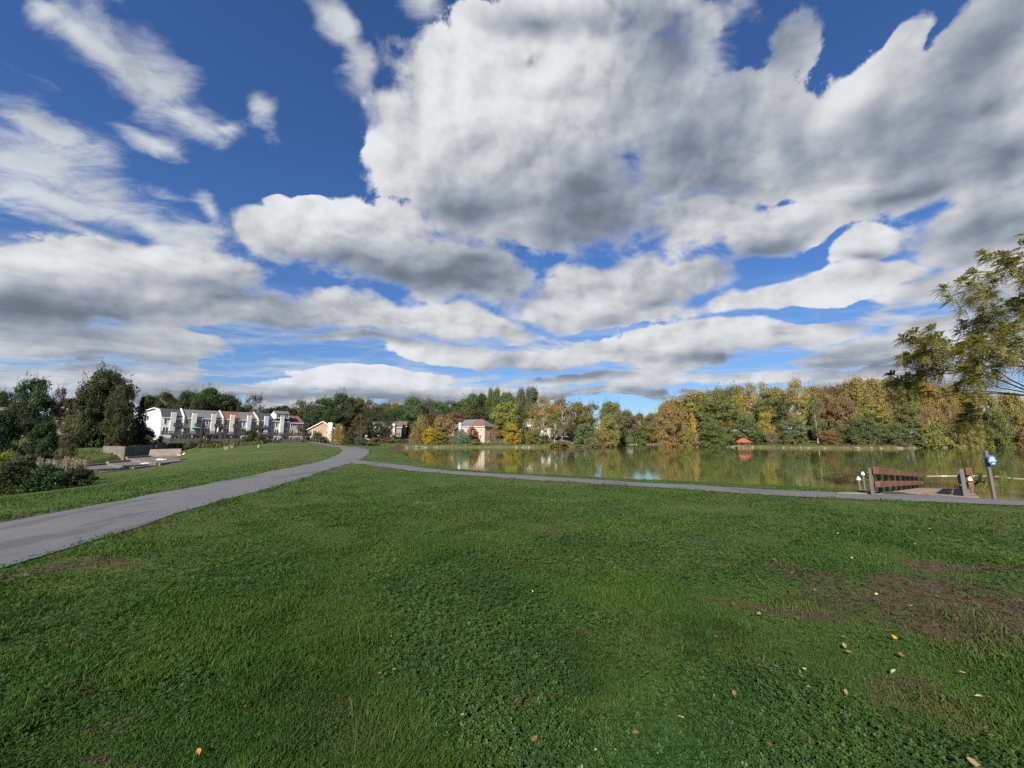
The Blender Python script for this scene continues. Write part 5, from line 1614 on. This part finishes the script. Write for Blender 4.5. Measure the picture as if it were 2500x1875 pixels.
    ('round', 2235, 932, 100, 190, 'olive', 'broad olive crown on the right wood ridge', 'tree', GR_), ('round', 2320, 942, 100, 190, 'ogold', 'broad olive gold crown behind the near tree tips', 'tree', GR_), ('round', 1640, 975, 70, 200, 'ogold', 'olive gold crown behind the salmon brown tree', 'tree', GR_),
    # before the townhouses and on the mound
    ('low', 612, 1050, 40, 108, 'dkg', 'dark round tree in front of the lavender townhouse', 'tree'), ('shrub', 640, 1060, 38, 108, 'dkg', 'dark rounded bush right of the dark round tree', 'bush'), ('shrub', 634, 1058, 16, 112, 'ygreen', 'small yellow shrub behind the dark rounded bush', 'shrub'),
    ('shrub', 748, 1064, 34, 128, 'greygreen', 'grey green bush below the gabled house', 'bush'), ('low', 776, 1054, 30, 138, 'deep', 'dark green bush hiding the corner of the gabled house', 'bush'), ('shrub', 490, 1070, 40, 100, 'brown', 'reddish brown scrub on the bank behind the spillway', 'shrub'),
    ('shrub', 520, 1076, 60, 96, 'brownish', 'olive brown scrub left of the pale concrete boxes', 'shrub'), ('shrub', 470, 1080, 40, 97, 'brownish', 'low brown scrub above the spillway crest', 'shrub'), ('shrub', 585, 1076, 40, 100, 'brownish', 'brown scrub right of the pale concrete boxes', 'shrub'), ('shrub', 430, 1082, 46, 98, 'olive', 'olive scrub on the bank behind the curved crest', 'shrub'),
]
for t_ in TREES:
    t_ = list(t_) + [None] * (10 - len(t_))
    tree(t_[0], t_[1], t_[2], t_[3], t_[4], t_[5], t_[6], t_[7] or 'tree', t_[8], None, bool(t_[9]) or (len(t_) > 10 and bool(t_[10])))

# rough bushes and seeding grass plumes at the left edge, below the bank
for px, yt, wd, dp, col, lab in [(40, 1120, 150, 26, 'dark', 'dark bramble bush at the lower left edge'), (120, 1132, 130, 27, 'dkg', 'dark green bramble bush second from the left edge'), (190, 1136, 90, 29, 'dark', 'rounded dark bush at the right end of the left thicket'),
                                 (70, 1108, 130, 31, 'dkg', 'taller bush at the back of the left thicket'), (160, 1122, 110, 33, 'greygreen', 'grey green bush behind the rounded dark bush'), (-30, 1110, 140, 26, 'dark', 'dark bush running out of view at the left'), (222, 1146, 44, 31, 'dark', 'last small dark bush before the mown slope')]:
    tree('shrub', px, yt, wd, dp, col, lab, 'bush', 'thicket at the lower left')


def plume(px, py, dp, k):
    p = at_y(px, py, dp)
    z = gz(p.x, p.y)
    h = p.z - z
    e_ = empty('reed_plume', (p.x, p.y, z))
    tag(e_, 'feathery pale seed head rising out of the left thicket', 'reed plume', 'pale seed heads in the left thicket')
    r_ = np.random.RandomState(100 + k)
    lean = Vector((r_.uniform(-0.25, 0.25), r_.uniform(-0.1, 0.1), 0))
    s = MB().tube((0, 0, 0), tuple(lean * 0.6 + Vector((0, 0, h * 0.8))), 0.012, 0.006, 5)
    s.build('stalk', M['rope'], e_)
    n = 90
    t = r_.rand(n)
    C = np.stack([lean.x * (0.6 + 0.4 * t) + r_.normal(size=n) * 0.05, r_.normal(size=n) * 0.05, h * (0.72 + 0.28 * t)], 1)
    u = unit(r_.normal(size=(n, 3)) * 0.5 + np.array([lean.x, 0, 1.0]))
    w_ = unit(np.cross(u, r_.normal(size=(n, 3))))
    L = np.full(n, 0.11)
    me = quads_to_mesh('seed_head', C, u, w_, L, L * 0.35)
    me.materials.append(M['plume'])
    link('seed_head', me, None, e_)


M['plume'] = leaf_mat('seed heads', COL['plume'], 0.3, 0.4, 0.02)
for k_ in range(34):
    plume(92 + 118 * k_ / 33 + rs.uniform(-4, 4), 1122 + rs.uniform(-7, 9) - 4 * math.sin(k_ * 0.4), rs.uniform(30, 34), k_)

# ------------------------------------------------------------------ turf: blades and clover
def place_turf(n, r0, r1, power, seed, az=64.0):
    r_ = np.random.RandomState(seed)
    u = r_.rand(n)
    k = 1.0 - power
    r = (r0 ** k + u * (r1 ** k - r0 ** k)) ** (1 / k)
    a = np.radians(r_.uniform(-az, az, n))
    x, y = np.sin(a) * r, np.cos(a) * r
    return x, y, r, r_


def keep_turf(x, y, r_, thin=0.85):
    ok = path_dist(x, y) > r_.normal(-0.04, 0.07, len(x))
    ok &= lake_sd(x, y) < -0.15
    ok &= r_.rand(len(x)) > bare(x, y) * thin * 0.9
    ok &= ~inside(x, y, SPILL)
    return ok


PIER_QUAD = [(LA + p_).to_2d()[:] for p_ in (l0, r0, r1, l1)]


def build_blades():
    x, y, r, r_ = place_turf(1000000, 1.9, 75.0, 1.75, 5)
    ok = keep_turf(x, y, r_)
    ok &= ~inside(x, y, PIER_QUAD)
    x, y, r = x[ok], y[ok], r[ok]
    n = len(x)
    z = ground_z(x, y) - 0.01
    tuft = fbm(x, y, 1.7, 41, 3)
    clov = fbm(x, y, 0.55, 51, 3)
    big = fbm(x, y, 0.35, 61, 3)
    near = np.clip(1.0 - (r - 3.0) / 5.0, 0, 1)
    h = (0.028 + 0.046 * np.clip((tuft - 0.38) * 3.0, 0, 1) ** 1.4) * r_.uniform(0.6, 1.25, n) * (0.75 + 0.6 * big)
    h *= np.where(clov > 0.52, 1 - 0.45 * near, 1.0)
    h *= np.where(path_dist(x, y) < 0.35, 1.5, 1.0)
    tall = r_.rand(n) < 0.003
    h = np.where(tall, h * 1.6 + 0.03, h)
    h *= 1.0 + np.clip((r - 12) / 60, 0, 0.5)
    wd = (0.0030 + 0.00092 * r) * r_.uniform(0.7, 1.3, n)
    wd = np.minimum(wd, h * 0.55)
    a = r_.uniform(0, 6.283, n)
    lean = r_.uniform(0.15, 1.05, n) * h
    dirx, diry = np.cos(a), np.sin(a)
    ta = a + math.pi / 2 + r_.normal(0, 0.5, n)
    wx, wy = np.cos(ta) * wd / 2, np.sin(ta) * wd / 2
    V = np.empty((n, 5, 3), np.float32)
    V[:, 0] = np.stack([x - wx, y - wy, z], 1)
    V[:, 1] = np.stack([x + wx, y + wy, z], 1)
    mx, my, mz = x + dirx * lean * 0.35, y + diry * lean * 0.35, z + h * 0.62
    V[:, 2] = np.stack([mx + wx * 0.8, my + wy * 0.8, mz], 1)
    V[:, 3] = np.stack([mx - wx * 0.8, my - wy * 0.8, mz], 1)
    V[:, 4] = np.stack([x + dirx * lean, y + diry * lean, z + h * r_.uniform(0.75, 1.0, n)], 1)
    base = (np.arange(n) * 5)[:, None]
    idx = np.concatenate([base + [0, 1, 2, 3], base + [3, 2, 4]], 1).ravel()
    sizes = np.tile([4, 3], n)
    dry = np.clip(bare(x, y) * 1.1 + (fbm(x, y, 0.9, 71, 3) - 0.50) * 1.6, 0, 1) * r_.rand(n) + (r_.rand(n) < 0.035) * r_.rand(n)
    far = np.clip((r - 14.0) / 40.0, 0, 1)
    hill = np.clip((-x - 12) / 25, 0, 1) * np.clip((y - 14) / 20, 0, 1)
    dry = np.clip(dry + hill * np.clip(fbm(x, y * 0.45, 0.22, 81, 3) - 0.30, 0, 1) * 2.6, 0, 1)
    return finish_turf('grass', V, sizes, idx, n, 5, dry, tuft + 0.15 * far, 'blade')


def finish_turf(name, V, sizes, idx, n, per, dry, tint, _):
    me = raw_mesh(name, V.reshape(-1, 3), sizes, idx)
    if len(me.vertices) == n * per:
        for nm, v in (('dry', dry), ('tint', tint)):
            a = me.attributes.new(nm, 'FLOAT', 'POINT')
            a.data.foreach_set('value', np.repeat(v, per).astype(np.float32))
    return me


def turf_mat(name, g1, g2, g3, dryc, gloss=0.0):
    m, t, out = new_mat(name)
    dry = t.node('ShaderNodeAttribute', out=2, attribute_name='dry')
    tint = t.node('ShaderNodeAttribute', out=2, attribute_name='tint')
    geo = t.n.new('ShaderNodeNewGeometry')
    rnd = geo.outputs['Random Per Island']
    c = t.mix(t.rng(tint, 0.3, 0.7), rgb(*g1), rgb(*g2))
    c = t.mix(t.rng(rnd, 0.0, 1.0, 0.0, 0.6, False), c, rgb(*g3))
    c = t.mix(t.rng(t.noise(geo.outputs['Position'], 0.9, 4.0, 0.55), 0.35, 0.7, 0.0, 0.5), c, rgb(*(k_ * 0.6 for k_ in g1)))
    c = t.mix(t.rng(t.noise(t.vec('ADD', geo.outputs['Position'], (31.0, 7.0, 0.0)), 0.8, 5.0, 0.62), 0.42, 0.66, 0.0, 0.45), c, rgb(g2[0] * 1.6, g2[1] * 1.22, g2[2] * 1.1))
    c = t.mix(t.rng(t.noise(t.vec('ADD', geo.outputs['Position'], (3.0, 57.0, 0.0)), 1.4, 4.0, 0.6), 0.52, 0.72, 0.0, 0.6), c, rgb(g1[0] * 0.5, g1[1] * 0.62, g1[2] * 0.9))
    c = t.mix(dry, c, rgb(*dryc))
    hsv = t.node('ShaderNodeHueSaturation', {'Value': t.math('MULTIPLY_ADD', t.math('FRACT', t.math('MULTIPLY', rnd, 17.3)), 0.7, 0.65), 'Color': c})
    d = t.node('ShaderNodeBsdfDiffuse', {'Color': hsv})
    tr = t.node('ShaderNodeBsdfTranslucent', {'Color': t.mix(0.4, hsv, rgb(0.8, 1.0, 0.25), 'MULTIPLY')})
    sh = t.node('ShaderNodeMixShader', {0: 0.35, 1: d, 2: tr})
    if gloss:
        sh = t.node('ShaderNodeMixShader', {0: gloss, 1: sh, 2: t.node('ShaderNodeBsdfGlossy', {'Color': rgb(0.85, 0.95, 1.0), 'Roughness': 0.42})})
    t.l.new(sh, out.inputs[0])
    return m


g_me = build_blades()
tag(link('grass', g_me, turf_mat('grass blades', (0.033, 0.086, 0.017), (0.052, 0.113, 0.022), (0.064, 0.114, 0.032), (0.115, 0.088, 0.050), 0.0)), 'mown green lawn with uneven tufts and worn patches', 'grass', kind='stuff')


def build_clover():
    x, y, r, r_ = place_turf(160000, 1.9, 14.0, 1.5, 9)
    ok = keep_turf(x, y, r_, 0.95) & (fbm(x, y, 0.55, 51, 3) + r_.normal(0, 0.05, len(x)) > 0.47)
    x, y, r = x[ok], y[ok], r[ok]
    n = len(x)
    z = ground_z(x, y) + r_.uniform(0.015, 0.05, n)
    s = (0.0075 + 0.0012 * r) * r_.uniform(0.6, 1.35, n)
    a0 = r_.uniform(0, 6.283, n)
    tx, ty = r_.normal(0, 0.35, n), r_.normal(0, 0.35, n)
    V = np.empty((n, 3, 5, 3), np.float32)
    for k_ in range(3):
        a = a0 + k_ * 2.094
        for j, (rad, off) in enumerate(((0.05, 0.0), (0.75, -0.62), (1.15, -0.36), (1.15, 0.36), (0.75, 0.62))):
            px_, py_ = np.cos(a + off) * s * rad, np.sin(a + off) * s * rad
            V[:, k_, j] = np.stack([x + px_, y + py_, z + px_ * tx + py_ * ty + s * rad * 0.12], 1)
    m = n * 3
    return finish_turf('clover', V, np.full(m, 5), np.arange(m * 5), m, 5, np.zeros(m), np.repeat(fbm(x, y, 1.4, 91, 3), 3), '')


c_me = build_clover()
tag(link('clover', c_me, turf_mat('clover leaves', (0.029, 0.078, 0.016), (0.047, 0.104, 0.022), (0.056, 0.104, 0.028), (0.10, 0.09, 0.04), 0.02)), 'low clover spreading through the near lawn', 'clover', kind='stuff')


# rough grass and weeds along the far shore and the stream banks (ground cover)
def build_rough():
    r_ = np.random.RandomState(77)
    pts = []
    sh = [at_z(px, py, WATER) for px, py in FAR_SHORE]
    for i in range(len(sh) - 1):
        a, b = sh[i], sh[i + 1]
        for _ in range(int((b - a).length * 9)):
            p = a.lerp(b, r_.rand())
            q = p * (1 + r_.uniform(0.3, 5.5) / p.length)
            pts.append((q.x, q.y, 0.75, 0.16))
    for _ in range(5200):
        a = at_y(r_.uniform(400, 640), 1085, r_.uniform(86, 103))
        pts.append((a.x, a.y, 0.8, 0.14))
    for _ in range(900):
        a = at_y(r_.uniform(150, 330), 1110, r_.uniform(62, 84))
        pts.append((a.x, a.y, 0.6, 0.12))
    P_ = np.array(pts)
    keep = lake_sd(P_[:, 0], P_[:, 1]) < -0.2
    keep &= ~inside(P_[:, 0], P_[:, 1], SPILL)
    keep &= fbm(P_[:, 0], P_[:, 1], 0.18, 13, 3) > 0.40
    P_ = P_[keep]
    n = len(P_)
    z = ground_z(P_[:, 0], P_[:, 1])
    L = P_[:, 2] * r_.uniform(0.4, 1.3, n)
    u = unit(r_.normal(size=(n, 3)) * 0.45 + np.array([0, 0, 1.0]))
    C = np.column_stack([P_[:, 0], P_[:, 1], z + L * 0.42])
    w_ = unit(np.cross(u, r_.normal(size=(n, 3))))
    return quads_to_mesh('rough_grass', C, u, w_, L, np.maximum(P_[:, 3], L * 0.3))


rg = link('rough_grass', build_rough(), leaf_mat('weeds', (0.105, 0.105, 0.045), 0.3, 0.6, 0.10))
tag(rg, 'straw and rust coloured weeds along the banks', 'weeds', kind='stuff')


# ------------------------------------------------------------------ fallen leaves, one by one
def leaf_mesh(seed, kind):
    """A curled dry leaf: lobed outline, folded along the midrib, with a stalk."""
    r_ = np.random.RandomState(seed)
    n = 9
    up = []
    for i in range(n + 1):
        t = i / n
        wv = math.sin(math.pi * min(1, t * 1.02)) ** 0.75 * (0.33 if kind == 'oval' else 0.48)
        if kind == 'lobed':
            wv *= 0.72 + 0.38 * abs(math.sin(3.2 * math.pi * t + 0.4))
        up.append(max(wv, 0.004))
    curl, fold, tw = r_.uniform(0.2, 0.7), r_.uniform(0.1, 0.6), r_.uniform(-0.4, 0.4)
    V, F = [], []
    for i in range(n + 1):
        t = i / n
        z = curl * (t - 0.45) ** 2
        V.append((t - 0.5, 0, z))
        for s in (1, -1):
            V.append((t - 0.5 + 0.03 * s * tw, s * up[i], z + fold * up[i] + 0.10 * tw * s * up[i] + r_.normal() * 0.01))
    for i in range(n):
        a, b = 3 * i, 3 * (i + 1)
        F += [(a, b, b + 1, a + 1), (a, a + 2, b + 2, b)]
    k_ = len(V)
    V += [(-0.5, -0.008, 0.05), (-0.5, 0.008, 0.05), (-0.74, 0.014, 0.03), (-0.74, 0.0, 0.03)]
    F.append((k_, k_ + 1, k_ + 2, k_ + 3))
    me = raw_mesh('fallen_leaf', V, [4] * len(F), [i for f in F for i in f], True)
    return me


M['dryleaf'] = leaf_mat('dry leaf', None, 0.25, 0.2, 0.02)
LM = [leaf_mesh(i, 'oval' if i % 2 else 'lobed') for i in range(8)]
for me in LM:
    me.materials.append(M['dryleaf'])
LCOL = dict(tan=(0.29, 0.19, 0.11), pale=(0.46, 0.37, 0.27), brown=(0.17, 0.085, 0.045), red=(0.16, 0.022, 0.025), yellow=(0.62, 0.36, 0.03), orange=(0.40, 0.17, 0.06), white=(0.50, 0.46, 0.38), rust=(0.22, 0.10, 0.06))
GRP = {'tan': 'small tan fallen leaf lying on the lawn', 'pale': 'small pale bleached fallen leaf lying on the lawn', 'brown': 'small dark brown fallen leaf in the grass', 'rust': 'small rusty fallen leaf lying on the lawn', 'white': 'tiny whitish scrap of leaf lying on the lawn'}
LEAVES = [
    (2182, 1555, 0.10, 'yellow', 'single bright yellow fallen leaf on the right of the lawn'), (1960, 1803, 0.075, 'red', 'dark red fallen leaf near the bottom right of the lawn'), (2378, 1858, 0.15, 'tan', 'long curled tan leaf in the bottom right corner of the lawn'),
    (1663, 1748, 0.075, 'pale', 'pale folded fallen leaf low on the lawn, right of the middle'), (1573, 1524, 0.085, 'tan', 'tan leaf beside a tuft right of the middle of the lawn'), (484, 1835, 0.08, 'orange', 'orange brown leaf at the bottom left of the lawn'),
    (1130, 1741, 0.07, 'white', 'narrow white leaf just below the bare patch in the middle'), (598, 1723, 0.08, 'orange', 'orange tan leaf left of the middle near the tall blades'), (1117, 1532, 0.07, 'tan', 'lone tan leaf in the middle of the lawn'),
    (1786, 1350, 0.085, 'white', 'crumpled whitish leaf beyond the bare patches'), (1748, 1550, 0.09, 'brown', 'dark crumpled leaf left of the long green tuft'), (1890, 1366, 0.09, 'brown', 'dark red brown leaf at the near edge of the first bare patch'),
    (1935, 1400, 0.10, 'tan', 'pinkish tan leaf lying in the first bare patch'), (2062, 1575, 0.11, 'tan', 'upper of the tan leaves clustered right of the long tuft'), (2072, 1590, 0.10, 'tan', 'lower of the tan leaves clustered right of the long tuft'), (2182, 1636, 0.10, 'pale', 'pale curled leaf on bare soil at the right'),
    (1964, 1629, 0.08, 'pale', 'pale upright leaf right of the dark crumpled one'), (1972, 1670, 0.07, 'white', 'white narrow leaf below the pale upright one'), (1853, 1497, 0.09, 'tan', 'tan curved leaf between the two tufts on the right'), (2064, 1683, 0.09, 'tan', 'tan leaf in the worn strip at lower right'),
    (960, 1772, 0.07, 'tan', 'small upright tan leaf at the bottom, left of the white leaf'), (864, 1870, 0.07, 'pale', 'pale leaf cut by the bottom edge of the view'), (1455, 1832, 0.05, 'pale', 'left of two pale clover heads at the bottom'), (1502, 1833, 0.05, 'pale', 'right of two pale clover heads at the bottom'),
    (1552, 1790, 0.08, 'brown', None), (1305, 1800, 0.09, 'brown', None), (1878, 1816, 0.08, 'brown', None), (2010, 1815, 0.08, 'brown', None), (1793, 1690, 0.08, 'rust', None), (1580, 1640, 0.07, 'rust', None), (2145, 1372, 0.09, 'rust', None), (2400, 1375, 0.10, 'brown', None), (1613, 1489, 0.07, 'rust', None),
    (2060, 1555, 0.08, 'pale', None), (2200, 1596, 0.09, 'rust', None), (1854, 1618, 0.07, 'tan', None), (1893, 1620, 0.06, 'tan', None), (1500, 1405, 0.07, 'tan', None), (1818, 1405, 0.08, 'pale', None), (1842, 1435, 0.07, 'pale', None), (1500, 1385, 0.06, 'white', None), (1702, 1340, 0.05, 'white', None), (1720, 1332, 0.05, 'white', None),
    (1978, 1358, 0.06, 'white', None), (2080, 1360, 0.06, 'white', None), (2376, 1342, 0.07, 'white', None), (2415, 1415, 0.07, 'white', None), (2355, 1375, 0.08, 'pale', None), (2180, 1280, 0.08, 'white', None), (2270, 1292, 0.09, 'white', None), (2245, 1297, 0.08, 'pale', None), (2046, 1304, 0.07, 'white', None), (1950, 1300, 0.07, 'tan', None),
    (955, 1550, 0.05, 'white', None), (927, 1640, 0.07, 'tan', None), (962, 1630, 0.06, 'pale', None), (1300, 1440, 0.05, 'white', None), (1252, 1427, 0.05, 'white', None), (1160, 1810, 0.06, 'tan', None), (1610, 1345, 0.05, 'white', None), (2235, 1330, 0.08, 'tan', None), (2140, 1450, 0.07, 'pale', None), (1990, 1440, 0.07, 'tan', None),
    (2300, 1680, 0.09, 'tan', None), (2390, 1700, 0.08, 'pale', None), (2420, 1790, 0.09, 'tan', None), (2290, 1590, 0.08, 'rust', None), (2350, 1640, 0.08, 'tan', None), (2225, 1480, 0.08, 'tan', None), (2450, 1600, 0.09, 'brown', None),
]
for i, (px, py, s, col, lab) in enumerate(LEAVES):
    p = at_z(px, py, 0.05)
    o = link('fallen_leaf', LM[i % 8])
    o.location = (p.x, p.y, gz(p.x, p.y) + 0.042)
    o.rotation_euler = (rs.uniform(-0.5, 0.5), rs.uniform(-0.5, 0.5), rs.uniform(0, 6.28))
    s *= 0.45
    o.scale = (s, s * rs.uniform(0.7, 1.0), s)
    k_ = rs.uniform(0.85, 1.15)
    o.color = tuple(c * k_ for c in LCOL[col]) + (1.0,)
    if lab:
        tag(o, lab, 'leaf', 'fallen leaves on the lawn')
    else:
        tag(o, GRP[col], 'leaf', col + ' fallen leaves on the lawn')

# ------------------------------------------------------------------ near tree at the right edge
def near_tree():
    r_ = np.random.RandomState(31)
    base = Vector((21.5, 12.9, 0))
    base.z = gz(base.x, base.y) - 0.1
    e_ = empty('sumac_tree', base)
    tag(e_, 'near feathery yellow green tree overhanging the right edge, with dark red seed heads', 'tree')
    wood = MB()
    leaf_pts, tips = [], []

    def grow(p, d, ln, rad, lvl):
        n = 3
        for i in range(n):
            q = p + d * (ln / n)
            r1 = rad * (1 - 0.22)
            wood.tube(p, q, rad, r1, 7 if lvl < 2 else (5 if lvl < 4 else 4))
            p, rad = q, r1
            d = (d + Vector(r_.normal(size=3)) * 0.13 + Vector((0, 0, 0.03 if lvl < 3 else -0.03))).normalized()
            if lvl >= 3:
                leaf_pts.append((p.copy(), d.copy(), lvl))
        if lvl >= 5 or rad < 0.005:
            leaf_pts.append((p.copy(), d.copy(), lvl))
            leaf_pts.append((p.copy(), d.copy(), lvl))
            tips.append((p.copy(), d.copy()))
            return
        m = 3 if lvl in (1, 2, 3) else 2
        for i in range(m):
            a = r_.uniform(0.35, 0.95) * (0.8 if i == 0 else 1.0)
            ax = d.orthogonal().normalized()
            ax.rotate(Matrix.Rotation(r_.uniform(0, 6.283), 3, d).to_quaternion())
            nd = d.copy()
            nd.rotate(Matrix.Rotation(a, 3, ax).to_quaternion())
            nd = (nd + Vector((-0.05, 0, 0.10))).normalized()
            grow(p, nd, ln * r_.uniform(0.62, 0.82), rad * 0.72, lvl + 1)

    trunk = [Vector((0, 0, 0)), Vector((-0.2, 0.05, 1.8)), Vector((-0.6, 0.0, 3.3))]
    wood.tube(trunk[0], trunk[1], 0.22, 0.17, 9).tube(trunk[1], trunk[2], 0.17, 0.14, 9)
    for d, ln, st in (((-0.62, -0.05, 0.85), 2.8, 1), ((-0.78, 0.2, 0.55), 2.2, 1), ((-0.42, -0.1, 1.0), 3.1, 1), ((-0.28, -0.35, 1.0), 3.0, 1), ((0.2, 0.1, 1.0), 3.1, 1), ((-0.55, 0.45, 0.7), 2.5, 1), ((0.1, 0.5, 0.8), 2.5, 1), ((-0.5, -0.5, 0.8), 2.5, 1), ((-0.65, 0.25, 0.25), 1.8, 1)):
        grow(trunk[2].copy(), Vector(d).normalized(), ln, 0.10, st)
    wood.build('trunk', M['bark_dark'], e_, True)
    # pinnate leaves: paired leaflets along a drooping stalk
    Cs, Us, Ws, Ls = [], [], [], []
    for p, d, lvl in leaf_pts:
        if p.z + base.z < 3.6 and p.x + base.x < 18.0 + 1.2 * r_.rand():      # only bare twigs hang below the crown here
            continue
        for _ in range(12 if lvl >= 4 else 5):
            if r_.rand() < 0.34:
                continue
            o = Vector(r_.normal(size=3))
            ax = (d * 0.45 + o.normalized() * 0.75 + Vector((-0.1, 0, -0.15))).normalized()
            ln = r_.uniform(0.26, 0.46)
            sd = ax.cross(Vector((0, 0, 1))).normalized()
            nn = 7
            for k_ in range(nn):
                t = (k_ + 1) / nn
                c = p + ax * (ln * t) + Vector((0, 0, -0.16 * t * t * ln / 0.4))
                for s in (1, -1):
                    u = (sd * s * 0.9 + ax * 0.45 + Vector((0, 0, -0.25))).normalized()
                    L = 0.115 * (1 - 0.5 * abs(t - 0.5)) * r_.uniform(0.8, 1.2)
                    Cs.append(c + u * L * 0.5)
                    Us.append(u)
                    Ws.append(ax)
                    Ls.append(L)
    L = np.array(Ls)
    me = quads_to_mesh('crown', np.array(Cs), np.array(Us), np.array(Ws), L, L * 0.40)
    me.materials.append(leaf_mat('sumac leaves', (0.235, 0.228, 0.070), 0.48, 0.5, 0.06))
    link('crown', me, None, e_)
    top = sorted([t for t in tips if t[0].z > 4.5 and base.x + t[0].x < 21.0], key=lambda t: -(t[0].z - 0.45 * (base.x + t[0].x)))[:60:7]
    for p, d in top:
        k = MB()
        d = (d + Vector((0, 0, 0.5))).normalized()
        k.tube(p, p + d * 0.06, 0.02, 0.055, 7).tube(p + d * 0.06, p + d * 0.22, 0.055, 0.008, 7)
        k.build('seed_head', M['seedhead'], e_)
    zs = [t[0].z for t in tips]
    # print('NEAR TREE', len(Ls), 'leaflets', min((t[0].x + base.x) / (t[0].y + base.y) * FPX + CX for t in tips), max(zs))


M['seedhead'] = surf('dark red seed head', (0.09, 0.022, 0.02), 0.9, 0.4, 20.0)
near_tree()
